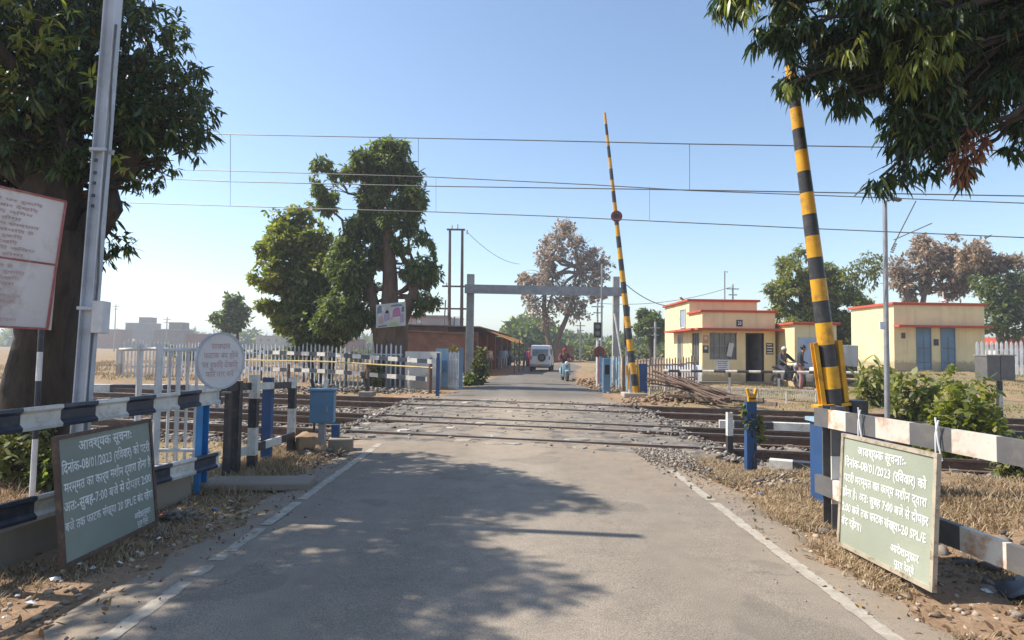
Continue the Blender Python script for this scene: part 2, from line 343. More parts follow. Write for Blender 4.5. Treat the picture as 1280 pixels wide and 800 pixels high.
M['lampglass'] = glass_mat('clear_lamp_glass', (0.6, 0.6, 0.58), 0.1)
M['tarp'] = paint('orange_tarpaulin', (0.62, 0.30, 0.10), (0.4, 0.2, 0.1), 0.4, 0.6, 3); M['awning'] = leafmat('translucent_orange_cloth', [(0, (0.6, 0.3, 0.1)), (1, (0.62, 0.32, 0.12))], 0.6, 0.7, (1.3, 1.1, 0.9))  # awning cloth: the same even orange, made translucent
M['tin'] = paint('rusty_tin_sheet', (0.20, 0.15, 0.12), (0.13, 0.07, 0.05), 0.6, 0.7, 3)
M['skin'] = paint('brown_skin', (0.24, 0.125, 0.075), (0.2, 0.1, 0.06), 0.2, 0.5)
M['hair'] = paint('black_hair', (0.012, 0.01, 0.01), (0.02, 0.02, 0.02), 0.2, 0.5)
M['dirtstone'] = paint('clay_clod', (0.30, 0.20, 0.12), (0.2, 0.12, 0.08), 0.5, 0.95, 5)
def cloth(name, col): return paint(name, col, [c*0.6 for c in col], 0.3, 0.85, 6)
M['ballast'] = stone_mat('grey_ballast', [(0, (0.075, 0.065, 0.06)), (0.35, (0.17, 0.145, 0.125)), (0.75, (0.28, 0.235, 0.19)), (1, (0.42, 0.36, 0.295))])
M['mango'] = leafmat('mango_leaf', [(0, (0.025, 0.045, 0.016)), (0.6, (0.045, 0.078, 0.024)), (0.93, (0.075, 0.115, 0.035)), (0.97, (0.22, 0.26, 0.05)), (1, (0.28, 0.13, 0.05))], 0.3, 0.35)
M['mangonew'] = leafmat('young_mango_leaf', [(0, (0.16, 0.22, 0.04)), (0.7, (0.27, 0.30, 0.06)), (1, (0.35, 0.33, 0.1))], 0.4, 0.4)
M['redleaf'] = leafmat('reddish_young_leaf', [(0, (0.12, 0.05, 0.03)), (0.6, (0.26, 0.10, 0.05)), (1, (0.34, 0.22, 0.09))], 0.4, 0.4, (1.3, 0.9, 0.6))
M['green'] = leafmat('mid_green_leaf', [(0, (0.065, 0.09, 0.032)), (0.5, (0.115, 0.155, 0.052)), (1, (0.25, 0.28, 0.10))], 0.5, 0.5)
M['ygreen'] = leafmat('yellow_green_leaf', [(0, (0.10, 0.125, 0.03)), (0.5, (0.21, 0.235, 0.055)), (1, (0.38, 0.36, 0.10))], 0.5, 0.5)
M['brownleaf'] = leafmat('brown_seed_cluster', [(0, (0.21, 0.15, 0.10)), (0.5, (0.38, 0.285, 0.195)), (1, (0.55, 0.44, 0.32))], 0.35, 0.8, (1.1, 1, 0.9))
M['straw'] = leafmat('straw', [(0, (0.19, 0.125, 0.07)), (0.5, (0.35, 0.25, 0.14)), (1, (0.52, 0.41, 0.26))], 0.2, 0.8, (1.1, 1, 0.8))
M['weed'] = leafmat('weed_green', [(0, (0.08, 0.1, 0.03)), (0.5, (0.14, 0.17, 0.05)), (1, (0.3, 0.27, 0.1))], 0.3, 0.7)
M['deadleaf'] = leafmat('dead_leaf', [(0, (0.09, 0.05, 0.03)), (0.6, (0.22, 0.13, 0.06)), (1, (0.36, 0.26, 0.13))], 0.1, 0.8, (1.1, 1, 0.8))
M['bark'] = bark('mango_bark', (0.018, 0.014, 0.012), (0.075, 0.054, 0.04), 9); M['bark2'] = bark('red_brown_bark', (0.07, 0.042, 0.028), (0.19, 0.12, 0.082))
M['palebark'] = bark('pale_bark', (0.13, 0.10, 0.08), (0.27, 0.22, 0.17))

# ------------------------------------------------------------------ ground, road, rails
def axis(a, stops):
    out = [a]
    for step, end in stops:
        while out[-1] < end: out.append(out[-1]+step)
    return np.array(out)
xs = np.concatenate([-axis(12, [(0.6, 30), (4, 90), (60, 700), (200, 1100)])[::-1], axis(-11.8, [(0.22, 12)]), axis(12.4, [(0.6, 34), (4, 90), (60, 700), (200, 1100)])])
ys = np.concatenate([-axis(6, [(10, 60), (100, 300)])[::-1], axis(-4, [(0.22, 26)]), axis(26.5, [(0.6, 60), (4, 150), (60, 700), (200, 1300)])])
X, Y = np.meshgrid(xs, ys); Z = ground_z(X, Y)
rs = np.random.RandomState(3); Z = Z + rs.normal(0, 0.006, Z.shape)*(np.abs(X-road_c(Y)) > road_w(Y)+0.1)
nx, ny = len(xs), len(ys); idx = np.arange(nx*ny).reshape(ny, nx)
q = np.stack([idx[:-1, :-1], idx[:-1, 1:], idx[1:, 1:], idx[1:, :-1]], -1).reshape(-1, 4)
o = mesh_obj('ground', np_mesh('ground', np.stack([X, Y, Z], -1), quads=q), M['ground'], smooth=True); tag(o, kind='structure')

yy = np.concatenate([np.arange(-6, 30, 0.25), np.arange(30, 80, 1.0), np.arange(80, 260, 4.0)])
def edge_noise(y, k): return 0.10*np.sin(y*1.9+k)+0.06*np.sin(y*5.3+2*k)+0.04*np.sin(y*11+k)
us = np.linspace(-1, 1, 33); V = []; D = []
for y in yy:
    c, hw = float(road_c(y)), float(road_w(y)); l = c-hw-edge_noise(y, 0.3); r = c+hw+edge_noise(y, 2.0)
    for u in us:
        x = l+(r-l)*(u+1)/2; V.append((x, y, 0.0 + 0.02*(1-u*u) - 0.028*max(0, (abs(u)-0.93)/0.07)))
        dd = max(0.0, (abs(u)-0.78)/0.22); far = 0.1; cr = float(sst(7.5, 10.2, y)*(1-sst(18, 21, y)))
        D.append(min(1.0, dd*0.9 + cr*0.45 + (0.5*float(sst(0.1, 0.9, u)) if 6.5 < y < 11 else 0) + far*0.35))
n1 = len(us); idr = np.arange(len(yy)*n1).reshape(len(yy), n1)
qr = np.stack([idr[:-1, :-1], idr[:-1, 1:], idr[1:, 1:], idr[1:, :-1]], -1).reshape(-1, 4)
me = np_mesh('road', V, quads=qr); at = me.attributes.new('dust', 'FLOAT', 'POINT'); at.data.foreach_set('value', np.array(D, np.float32))
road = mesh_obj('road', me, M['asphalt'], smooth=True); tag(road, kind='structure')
def road_h(x, y):
    c, hw = float(road_c(y)), float(road_w(y)); u = (x-c)/hw; return 0.02*(1-u*u)
# worn edge lines: a strip of small quads with random gaps where the paint has gone
m, nt, bs, ns, lk = new_mat('worn_line_paint'); a_ = noise_node(nt, 9, 10, 0.85)
rr = ramp(nt, a_.outputs[0], [(0.40, (0.29, 0.25, 0.20)), (0.64, (0.47, 0.42, 0.34))]); lk.new(rr.outputs[0], bs.inputs['Base Color']); bs.inputs['Roughness'].default_value = 0.85; M['line'] = m
for sx, nm in ((-1, 'edge_line'), (1, 'edge_line')):
    V = []; F = []; y = 0.6; rnd = random.Random(5+sx)
    yend = 9.9 if sx < 0 else 8.0
    while y < yend:
        x0 = sx*2.1; w0 = 0.05; e = [rnd.uniform(-0.01, 0.01) for _ in range(4)]
        if rnd.random() > 0.05:
            b = len(V)
            for (xx, y2) in ((x0-w0+e[0], y), (x0+w0+e[1], y), (x0+w0+e[2], y+0.1), (x0-w0+e[3], y+0.1)): V.append((xx, y2, road_h(xx, y2)+0.004))
            F.append((b, b+1, b+2, b+3))
        y += 0.1
    me = bpy.data.meshes.new('edge_line'); me.from_pydata(V, [], F); tag(mesh_obj('edge_line', me, M['line']), kind='structure')

TA = math.atan(TS); tdir = Vector((math.cos(TA), -math.sin(TA), 0)); tnor = Vector((math.sin(TA), math.cos(TA), 0))
up = Vector((0, 0, 1))
RAIL = [(-0.075, 0), (0.075, 0), (0.075, 0.015), (0.012, 0.03), (0.012, 0.125), (0.036, 0.135), (0.036, 0.172), (-0.036, 0.172), (-0.036, 0.135), (-0.012, 0.125), (-0.012, 0.03), (-0.075, 0.015)]
def add_rail(mb, base, d, n, L0, L1, top=True):
    mb.extrude(RAIL, [base+d*L0, base+d*L1], n, up, mi=0)
    if top:
        a, b = base+d*L0+up*0.1735, base+d*L1+up*0.1735
        mb.add([a-n*0.03, a+n*0.03, b+n*0.03, b-n*0.03], [(0, 1, 2, 3)], 1)
def track(cy, label):
    c0 = Vector((0, cy, -0.125)); t = empty('railway_track', (0, cy, 0), label, 'railway track')
    for s in (-1, 1):
        mb = MB(); add_rail(mb, c0+tnor*(0.838+0.036)*s, tdir, tnor, -170, 120); mb.build('rail', [M['rust'], M['railtop']], t)
    c1 = c0+tdir*0; rnd = random.Random(int(cy*10)); proto = None
    for k in range(-48, 42):
        p = c1+tdir*(k*0.62)
        if -3.2 < p.x < 3.3: continue
        if proto is None:
            mb = MB(); prof = [(-0.13, -0.2), (0.13, -0.2), (0.105, 0.0), (-0.105, 0.0)]
            mb.extrude(prof, [p-tnor*1.37, p+tnor*1.37], tdir, up)
            for s in (-1, 1):
                for s2 in (-1, 1): mb.box(p+tnor*(0.874*s+0.11*s2)+up*0.015, (0.1, 0.07, 0.05), -TA)
            proto = mb.build('sleeper', M['concrete'], t); p0 = p
        else:
            o = proto.copy(); COL.objects.link(o); o.location = proto.location+(p-p0)+up*rnd.uniform(-0.01, 0.005)
    return t
track(11.5, 'nearer of the two railway tracks crossing the road')
track(17.1, 'farther railway track crossing the road beyond the first one')
mb = MB(); add_rail(mb, Vector((0, 13.37, -0.128)), tdir, tnor, -40, 40, True)
tag(mb.build('spare_rail', [M['rust'], M['railtop']]), 'single extra rail lying between the two tracks across the road', 'rail')

# crossing surface: rough stone paving between and beside the rails
def crossing():
    V = []; F = []; m_, nt, bs, ns, lk = new_mat('crossing_rubble')
    n = noise_node(nt, 3.0, 8, 0.75); v = ns.new('ShaderNodeTexVoronoi'); v.inputs['Scale'].default_value = 4.5; tc = ns.new('ShaderNodeTexCoord')
    mp = ns.new('ShaderNodeMapping'); mp.inputs['Scale'].default_value = (0.6, 1.3, 1); lk.new(tc.outputs['Object'], mp.inputs[0]); lk.new(mp.outputs[0], v.inputs['Vector'])
    r = ramp(nt, n.outputs[0], [(0.34, (0.06, 0.05, 0.042)), (0.45, (0.16, 0.136, 0.112)), (0.6, (0.25, 0.215, 0.175)), (0.8, (0.36, 0.315, 0.258))])
    rv = ramp(nt, v.outputs['Distance'], [(0.25, 1.1), (0.75, 0.62)]); c = mixc(nt, 0.8, r.outputs[0], rv.outputs[0], 'MULTIPLY')
    lk.new(c, bs.inputs['Base Color']); bs.inputs['Roughness'].default_value = 0.95
    b1 = bump(nt, bs, n.outputs[0], 0.8, 0.03); bump(nt, bs, v.outputs['Distance'], -0.3, 0.02, b1); M['rubble'] = m_
    strips = [(9.85, 10.52), (10.80, 12.17), (12.47, 13.30), (13.42, 16.10), (16.40, 17.77), (18.07, 18.75)]
    for i, (a, b) in enumerate(strips):
        nn = 110; L0, L1 = -3.1, 3.3; m2 = max(6, int((b-a)/0.055))
        for j in range(m2+1):
            for k in range(nn+1):
                x = L0+(L1-L0)*k/nn; t = a+(b-a)*j/m2; xe = x
                if k == 0: xe += 0.25*math.sin(t*5+i)
                if k == nn: xe += 0.3*math.sin(t*4+i*2)
                h = 0.016 + 0.014*mnoise.noise(Vector((xe*3, t*3, i))) + 0.010*mnoise.noise(Vector((xe*11, t*11, i))) - (0.015 if j in (0, m2) else 0) - (0.05 if k in (0, nn) else 0)
                V.append((xe, t-TS*xe, h))
        base = len(V)-(m2+1)*(nn+1)
        for j in range(m2):
            for k in range(nn):
                s = base+j*(nn+1)+k; F.append((s, s+1, s+nn+2, s+nn+1))
    me = bpy.data.meshes.new('crossing_paving'); me.from_pydata(V, [], F); o = mesh_obj('crossing_paving', me, M['rubble'], smooth=True); tag(o, kind='structure')
crossing()
rb = random.Random(12); mb = MB()
for (t0_, t1_) in ((9.95, 10.48), (10.85, 11.25), (11.75, 12.13), (12.52, 13.25), (16.45, 16.85), (17.3, 17.72), (15.2, 16.0), (18.1, 18.6)):
    x = -3.0
    while x < 3.1:
        w_ = rb.uniform(0.16, 0.5); 
        if rb.random() < 0.62:
            t_ = rb.uniform(t0_, t1_-0.1); d_ = rb.uniform(0.12, 0.3); c = Vector((x+w_/2, t_-TS*(x+w_/2), rb.uniform(0.006, 0.018))); a0 = rb.uniform(-0.4, 0.1)
            n_ = rb.randint(5, 7); ring = [Vector((w_/2*math.cos(6.283*k/n_+a0)*rb.uniform(.75, 1.1), d_/2*math.sin(6.283*k/n_+a0)*rb.uniform(.75, 1.1), 0)) for k in range(n_)]
            h_ = rb.uniform(0.012, 0.028); mb.add([c+v*1.08 for v in ring]+[c+v*0.92+up*(h_+rb.uniform(-.006, .006)) for v in ring], [tuple(range(n_, 2*n_))]+[(k, (k+1) % n_, n_+(k+1) % n_, n_+k) for k in range(n_)])
        x += w_+rb.uniform(0.0, 0.25)
tag(mb.build('paving_stones', stone_mat('flat_grey_stone', [(0, (0.2, 0.17, 0.135)), (0.6, (0.34, 0.3, 0.245)), (1, (0.47, 0.42, 0.35))])), kind='stuff')

# stones
phi = (1+5**.5)/2
ICO = np.array([(-1, phi, 0), (1, phi, 0), (-1, -phi, 0), (1, -phi, 0), (0, -1, phi), (0, 1, phi), (0, -1, -phi), (0, 1, -phi), (phi, 0, -1), (phi, 0, 1), (-phi, 0, -1), (-phi, 0, 1)])/1.9
ICF = np.array([(0, 11, 5), (0, 5, 1), (0, 1, 7), (0, 7, 10), (0, 10, 11), (1, 5, 9), (5, 11, 4), (11, 10, 2), (10, 7, 6), (7, 1, 8), (3, 9, 4), (3, 4, 2), (3, 2, 6), (3, 6, 8), (3, 8, 9), (4, 9, 5), (2, 4, 11), (6, 2, 10), (8, 6, 7), (9, 8, 1)])
def stones(name, pts, size, mat, seed=1, flat=0.7):
    r = np.random.RandomState(seed); n = len(pts)
    v = ICO[None]*(1+r.uniform(-0.5, 0.35, (n, 12, 1)))+r.uniform(-0.12, 0.12, (n, 12, 3)); sc = size[:, None, None]*r.uniform(0.6, 1.3, (n, 1, 3)); sc[:, :, 2] *= flat; v = v*sc
    a = r.uniform(0, 6.28, n); ca, sa = np.cos(a)[:, None], np.sin(a)[:, None]; x = v[..., 0]*ca-v[..., 1]*sa; y = v[..., 0]*sa+v[..., 1]*ca
    tl = r.uniform(-0.5, 0.5, (n, 1)); z = v[..., 2]+x*tl
    vv = np.stack([x, y, z], -1)+np.asarray(pts)[:, None]
    f = (ICF[None]+(np.arange(n)*12)[:, None, None]).reshape(-1, 3)
    return mesh_obj(name, np_mesh(name, vv, tris=f), mat)
r = np.random.RandomState(11)
def on_ground(x, y, lift=0.0): return np.stack([x, y, ground_z(x, y)+lift], -1)
n = 46000; side = r.uniform(0, 1, n)
tt = r.uniform(9.5, 19.4, n); xx = np.where(side < 0.55, -2.9-(r.uniform(0, 1, n)**1.3)*17, 2.9+(r.uniform(0, 1, n)**1.3)*12)
yq = tt-TS*xx; dd = np.abs(xx-road_c(yq))-road_w(yq); keep = dd > 0.3+0.5*r.uniform(0, 1, n)
pts = on_ground(xx[keep], yq[keep], 0.03); 
pts[:, 2] += 0.06*r.uniform(0, 1, keep.sum())
tag(stones('ballast_gravel', pts, r.uniform(0.028, 0.06, keep.sum()), M['ballast'], 2), kind='stuff')
# loose stones spilled on the crossing and the right hand shoulder
n = 3200; x1 = r.uniform(-3.2, 3.4, n); t1 = r.uniform(9.6, 19, n); y1 = t1-TS*x1; k = r.uniform(0, 1, n) < (0.03+0.35*np.abs(np.sin(x1*2.1+t1*1.7))*sst(1.2, 3.2, np.abs(x1)))
p1 = np.stack([x1[k], y1[k], np.full(k.sum(), 0.024)], -1)
n2 = 2400; x2 = 1.9+np.abs(r.normal(0.7, 0.45, n2)); y2 = 9.8-np.abs(r.normal(0, 0.9, n2)); p2 = on_ground(x2, y2, 0.02); p2[:, 2] = np.where(np.abs(x2-road_c(y2)) < road_w(y2), 0.02, p2[:, 2])
n3 = 500; x3 = r.uniform(-2.4, 2.4, n3); y3 = 2.6+r.uniform(0, 1, n3)**0.7*7; p3 = np.stack([x3, y3, np.full(n3, 0.012)], -1)
pp = np.concatenate([p1, p2, p3]); sz = np.concatenate([r.uniform(0.015, 0.045, len(p1)), r.uniform(0.008, 0.026, len(p2)), r.uniform(0.003, 0.011, len(p3))])
tag(stones('loose_gravel', pp, sz, M['ballast'], 5), kind='stuff')
# verge pebbles and clods
n = 6000; sd_ = np.where(r.uniform(0, 1, n) < 0.5, -1, 1); xx = sd_*(2.35+np.abs(r.normal(0, 1.6, n))); yq = 2.2+r.uniform(0, 1, n)*8
tag(stones('verge_pebbles', on_ground(xx, yq, 0.004), r.uniform(0.006, 0.028, n)*(0.5+r.uniform(0, 1, n)), stone_mat('brown_pebble', [(0, (0.13, 0.09, 0.06)), (0.6, (0.3, 0.22, 0.15)), (1, (0.5, 0.42, 0.33))]), 8), kind='stuff')
# big broken slabs beside the far track, left rubble heap and right rubble heap
def rubble(name, c, sx, sy, n, s0, s1, label, mat=None, hgt=0.25):
    rr_ = np.random.RandomState(int(abs(c[0])*100)+n); a = rr_.normal(0, 0.45, n)*sx; b = rr_.normal(0, 0.45, n)*sy
    z = hgt*np.exp(-(a/sx)**2*2-(b/sy)**2*2)*rr_.uniform(0, 1, n)
    x = c[0]+a; y = c[1]+b; p = np.stack([x, y, ground_z(x, y)+z], -1)
    o = stones(name, p, rr_.uniform(s0, s1, n), mat or M['ballast'], n, 0.6); tag(o, label, kind='stuff'); return o

# ------------------------------------------------------------------ foliage makers
def unit(v): return v/np.maximum(np.linalg.norm(v, axis=-1, keepdims=True), 1e-6)
def lumps(blobs, seed=1, k=5, rr=0.52, shift=0.72):
    r = np.random.RandomState(seed); out = []
    for b in blobs:
        out.append((b[0], b[1], b[2], b[3]*0.62, b[4]*0.62, b[5]*0.62))
        for j in range(k):
            d = r.normal(0, 1, 3); d /= np.linalg.norm(d); q = rr*r.uniform(0.6, 1.15)
            out.append((b[0]+d[0]*b[3]*shift, b[1]+d[1]*b[4]*shift, b[2]+d[2]*b[5]*shift, b[3]*q, b[4]*q, b[5]*q*0.8))
    return out
def blob_points(blobs, n, r, shell=0.55):
    vol = np.array([b[3]*b[4]*b[5] for b in blobs])**0.8; pr = vol/vol.sum(); k = r.choice(len(blobs), n, p=pr); B = np.array(blobs)
    d = unit(r.normal(0, 1, (n, 3))); rad = (shell+(1-shell)*r.uniform(0, 1, n)**0.6)
    return B[k, :3]+d*rad[:, None]*B[k, 3:6], d
def leaves(name, parent, mat, pts, dirs, k, L, W, droop, seed, fold=0.3, shapes=6, flat=False):
    """k long leaves around every twig end; each leaf is a bent blade of three faces"""
    r = np.random.RandomState(seed); n = len(pts)
    ax = unit(dirs+r.normal(0, 0.35, (n, 3)))
    rad = unit(r.normal(0, 1, (n, k, 3))); rad = unit(rad-0.55*(rad*ax[:, None]).sum(-1, keepdims=True)*ax[:, None])
    d = unit(ax[:, None]*0.35+rad+np.array([0, 0, -droop])*r.uniform(0.5, 1.4, (n, k, 1)))
    d2 = unit(d+np.array([0, 0, -0.55*droop-0.1])*r.uniform(0.3, 1.7, (n, k, 1))+r.normal(0, 0.15, (n, k, 3)))
    sz_ = r.uniform(0.55, 1.2, (n, 1, 1)); ll = L*sz_*r.uniform(0.55, 1.25, (n, k, 1)); ww = W*sz_**0.5*r.uniform(0.6, 1.25, (n, k, 1))
    s = unit(np.cross(d, unit(r.normal(0, 0.5, (n, k, 3))+np.array([0, 0, 1.0]))))
    p0 = pts[:, None]+r.normal(0, 0.12*L, (n, k, 3)); a = p0+d*ll*0.34; b = a+unit(d+d2)*ll*0.33; c = b+d2*ll*0.33
    if shapes == 6:
        v = np.stack([p0, a+s*ww*0.5, a-s*ww*0.5, b+s*ww*0.42, b-s*ww*0.42, c], 2).reshape(-1, 3)
        b0 = (np.arange(n*k)*6)[:, None]; tr = np.concatenate([b0+[0, 2, 1], b0+[3, 4, 5]]); qd = b0+[1, 2, 4, 3]
        if parent is not None: v = v-np.array(org(parent))
        me = np_mesh(name, v, tris=tr, quads=qd)
    else:
        v = np.stack([p0, (a+b)/2+s*ww*0.5, c, (a+b)/2-s*ww*0.5], 2).reshape(-1, 3); b0 = (np.arange(n*k)*4)[:, None]
        if parent is not None: v = v-np.array(org(parent))
        me = np_mesh(name, v, quads=b0+[0, 1, 2, 3])
    return mesh_obj(name, me, mat, parent)
def limb_path(a, b, r, sag=0.1, n=6, seed=0):
    rnd = random.Random(seed); a, b = Vector(a), Vector(b); L = (b-a).length; pts = []
    for i in range(n+1):
        t = i/n; j = L*sag*math.sin(t*math.pi); p = a.lerp(b, t)+Vector((rnd.uniform(-1, 1), rnd.uniform(-1, 1), rnd.uniform(0, 1.2)))*j*0.6; pts.append(p)
    return pts
def branches(mb, root, blobs, r0, seed, twigs=5, tr=0.25):
    rnd = random.Random(seed)
    for i, b in enumerate(blobs):
        c = Vector(b[:3]); st = Vector(root[rnd.randrange(len(root))]) if isinstance(root, list) else Vector(root)
        pts = limb_path(st, c, 0, 0.12, 7, seed*31+i); k = len(pts)
        mb.tube(pts, [r0*(1-0.75*j/(k-1)) for j in range(k)], 7)
        for t in range(twigs):
            e = c+Vector((rnd.gauss(0, 1), rnd.gauss(0, 1), rnd.gauss(0, 1))).normalized()*0.85*b[3]
            e.z = c.z+(e.z-c.z)*b[5]/b[3]; p2 = limb_path(pts[rnd.randrange(k//2, k)], e, 0, 0.12, 5, seed*77+i*9+t)
            mb.tube(p2, [r0*tr*(1-0.8*j/5) for j in range(6)], 5)
def solid_trunk(mb, pts, rad, n=18, seed=0, lump=0.12):
    b = len(mb.v); mb.tube(pts, rad, n, caps=True)
    for i in range(b, len(mb.v)):
        v = mb.v[i]; k = (i-b)//n; c = Vector(pts[min(k, len(pts)-1)]); d = v-c
        mb.v[i] = c+d*(1+lump*1.8*mnoise.noise(Vector((d.x*2.2/max(rad[k], .05)*0.5, d.y*1.1/max(rad[k], .05), v.z*0.9+seed))))

# ------------------------------------------------------------------ lettering
def text_into(mb_v, mb_f, body, x0, y0, width, height, jit, seed):
    c = bpy.data.curves.new('lettering', 'FONT'); c.body = body; c.size = 1.0; c.offset = 0.016; c.resolution_u = 2
    o = bpy.data.objects.new('lettering', c); COL.objects.link(o); dg = bpy.context.evaluated_depsgraph_get(); dg.update()
    me = bpy.data.meshes.new_from_object(o.evaluated_get(dg)); vs = [v.co.copy() for v in me.vertices]; fs = [tuple(p.vertices) for p in me.polygons]
    bpy.data.objects.remove(o); bpy.data.curves.remove(c); bpy.data.meshes.remove(me)
    if not vs: return
    mx = max(v.x for v in vs); mn = min(v.x for v in vs); sx = width/(mx-mn); b = len(mb_v); sy = height
    for v in vs:
        X_ = x0+(v.x-mn)*sx; Y_ = y0+v.y*sy
        Y_ += jit*mnoise.noise(Vector((X_*5, seed, 0))); X_ += jit*0.7*mnoise.noise(Vector((X_*14, Y_*14, seed+3))); Y_ += jit*0.6*mnoise.noise(Vector((X_*20, Y_*20, seed+9)))
        mb_v.append((X_, Y_))
    mb_f += [tuple(b+i for i in f) for f in fs]
def lettering(name, parent, lines, O, ex, ey, nrm, mat, jit=0.004, lift=0.004):
    V = []; F = []
    for i, (body, x, y, wd, h) in enumerate(lines): text_into(V, F, body, x, y, wd, h, jit, i*7.3)
    mb = MB(); mb.add([O+ex*a+ey*b+nrm*lift for a, b in V], F)
    me = bpy.data.meshes.new(name); o0 = org(parent); me.from_pydata([tuple(v-o0) for v in mb.v], [], mb.f); return mesh_obj(name, me, mat, parent)

# ------------------------------------------------------------------ notice boards leaning on the roadside rails
def notice_board(BL, BR, H, lean, lines, face, frame, label):
    ex = (BR-BL).normalized(); W = (BR-BL).length; ey = (up*H+lean).normalized(); nrm = ex.cross(ey).normalized()
    t = empty('notice_board', (BL+BR)/2, label, 'notice board')
    mb = MB(); rot = Matrix((ex, ey, nrm)).transposed()
    c = (BL+BR)/2+ey*H/2; mb.box(c, (W-0.04, H-0.04, 0.012), rot=rot); mb.build('panel', face, t)
    mb = MB(); q = 0.028
    mb.box(c+ey*(H/2-q/2), (W, q, 0.035), rot=rot); mb.box(c-ey*(H/2-q/2), (W, q, 0.035), rot=rot)
    mb.box(c+ex*(W/2-q/2), (q, H-2*q-0.002, 0.033), rot=rot); mb.box(c-ex*(W/2-q/2), (q, H-2*q-0.002, 0.033), rot=rot)
    mb.build('frame', frame, t)
    L2 = [(b, x*W, y*H, wd*W, h*H) for b, x, y, wd, h in lines]
    lettering('lettering', t, L2, BL, ex, ey, nrm, M['letter'], 0.006, 0.009)
    mb = MB()
    for s in (0.12, 0.88): mb.box(BL+ex*W*s+ey*H*0.5-nrm*0.02, (0.03, H-0.08, 0.02), rot=rot)
    mb.build('back_brace', M['rust'], t); return t
LR = [("आवश्यक सूचनाः-", .20, .845, .52, .105), ("िदनांक-08/01/2023 (रिववार) को", .05, .715, .86, .105), ("पटरी मरम्मत का कार्य मशीन द्वारा", .05, .585, .87, .10),
      ("होना है। अतः सुबह 7:00 बजे से दोपहर", .04, .455, .90, .10), ("2:00 बजे तक फाटक संख्या-20 SPL/E", .04, .325, .88, .10), ("बंद रहेगा।", .04, .195, .24, .10), ("आदेशानुसार", .60, .155, .27, .085), ("पूर्व रेल्वे", .64, .055, .19, .075)]
LL = [("आवश्यक सूचनाः", .20, .855, .55, .115), ("िदनांक-08/01/2023 (रिववार) को पटरी", .04, .70, .92, .115), ("मरम्मत का कार्य मशीन द्वारा होना है", .05, .555, .91, .11),
      ("अतः-सुबह-7:00 बजे से दोपहर 2:00", .04, .41, .91, .11), ("बजे तक फाटक संख्या 20 SPL/E बंद रहेगा", .04, .265, .92, .10), ("आदेशानुसार", .72, .13, .2, .075), ("पूर्व रेल्वे", .75, .055, .13, .065)]
a, b = G(1048, 680, 0.03), G(1168, 741, 0.03); notice_board(a, b, 0.885, Vector((0.05, 0, 0)), LR, M['boardgreen'], M['tanframe'], 'grey-green board with white Hindi writing leaning on the rail right of the road')
a, b = G(77, 712, 0.03), G(196, 654, 0.03); notice_board(a, b, 0.89, Vector((-0.10, 0, 0)), LL, M['boardslate'], M['brownframe'], 'slate-green board with white Hindi writing leaning on the rail left of the road')

# ------------------------------------------------------------------ striped roadside rails
WPROF = [(0.0, -0.085), (0.035, -0.085), (0.04, -0.06), (0.012, -0.035), (0.012, 0.035), (0.04, 0.06), (0.035, 0.085), (0.0, 0.085), (-0.008, 0.06), (-0.008, -0.06)]
def striped_rail(name, parent, a, b, prof, step, phase, mats, sidevec=None):
    pts, mis, d = rail_span(a, b, step, phase); side = sidevec or d.cross(up).normalized()
    return MB().extrude(prof, pts, side, up, mis=mis).build(name, mats, parent)
def striped_post(name, parent, base, h, w_, d_, bands, mats, rz=0, start=0):
    mb = MB(); z = 0; i = start
    for bh in bands:
        e = min(z+bh, h)
        if e <= z: break
        mb.box(Vector(base)+up*((z+e)/2), (w_, d_, e-z), rz, mi=i % 2); z = e; i += 1
    if z < h: mb.box(Vector(base)+up*((z+h)/2), (w_, d_, h-z), rz, mi=i % 2)
    return mb.build(name, mats, parent)

# left guard rail
gl = empty('guard_rail', (-3.3, 5.0, 0), 'black and white striped two-rail barrier left of the road, ending at the bright blue post', 'guard rail')
A = Vector((-3.95, 1.2, 0)); B = Vector((-3.22, 6.85, 0)); dl = (B-A).normalized()
nin = Vector((dl.y, -dl.x, 0))
striped_rail('top_rail', gl, A+up*0.99, B+up*1.0, WPROF, 0.34, 0.22, [M['white'], M['navy']], nin)
striped_rail('bottom_rail', gl, A+up*0.40, B+up*0.30, WPROF, 0.37, 0.1, [M['white'], M['navy']], nin)
for t in (0.06, 0.50): striped_post('post', gl, A.lerp(B, t)-nin*0.09+up*-0.05, 1.05, 0.06, 0.09, [0.35, 0.35, 0.4], [M['white'], M['black']], math.atan2(dl.y, dl.x)-math.pi/2)
pb = A.lerp(B, 0.965)-nin*0.0; mb = MB(); q = pb-nin*0.09
mb.box(q+up*0.5, (0.012, 0.15, 1.12), 0); mb.box(q+Vector((0.03, 0.07, 0.5)), (0.06, 0.012, 1.12)); mb.box(q+Vector((0.03, -0.07, 0.5)), (0.06, 0.012, 1.12))
# channel opens to the road: web at the back, flange edges to the camera
mb.build('end_post', M['blue'], gl); 
mb = MB()
for k in range(5):
    a0 = k*0.35; mb.tube([A.lerp(B, 0.385)+nin*0.05*math.cos(t_)+up*(1.0+0.11*math.sin(t_))+dl*0.006*k for t_ in np.linspace(0+a0, 6.2+a0, 14)], 0.007, 5)
p0 = A.lerp(B, 0.385)+nin*0.05+up*0.93; mb.tube([p0, p0-up*0.07+dl*0.01, p0-up*0.14-dl*0.01], 0.007, 5)
mb.build('tied_cord', M['whiteclean'], gl)

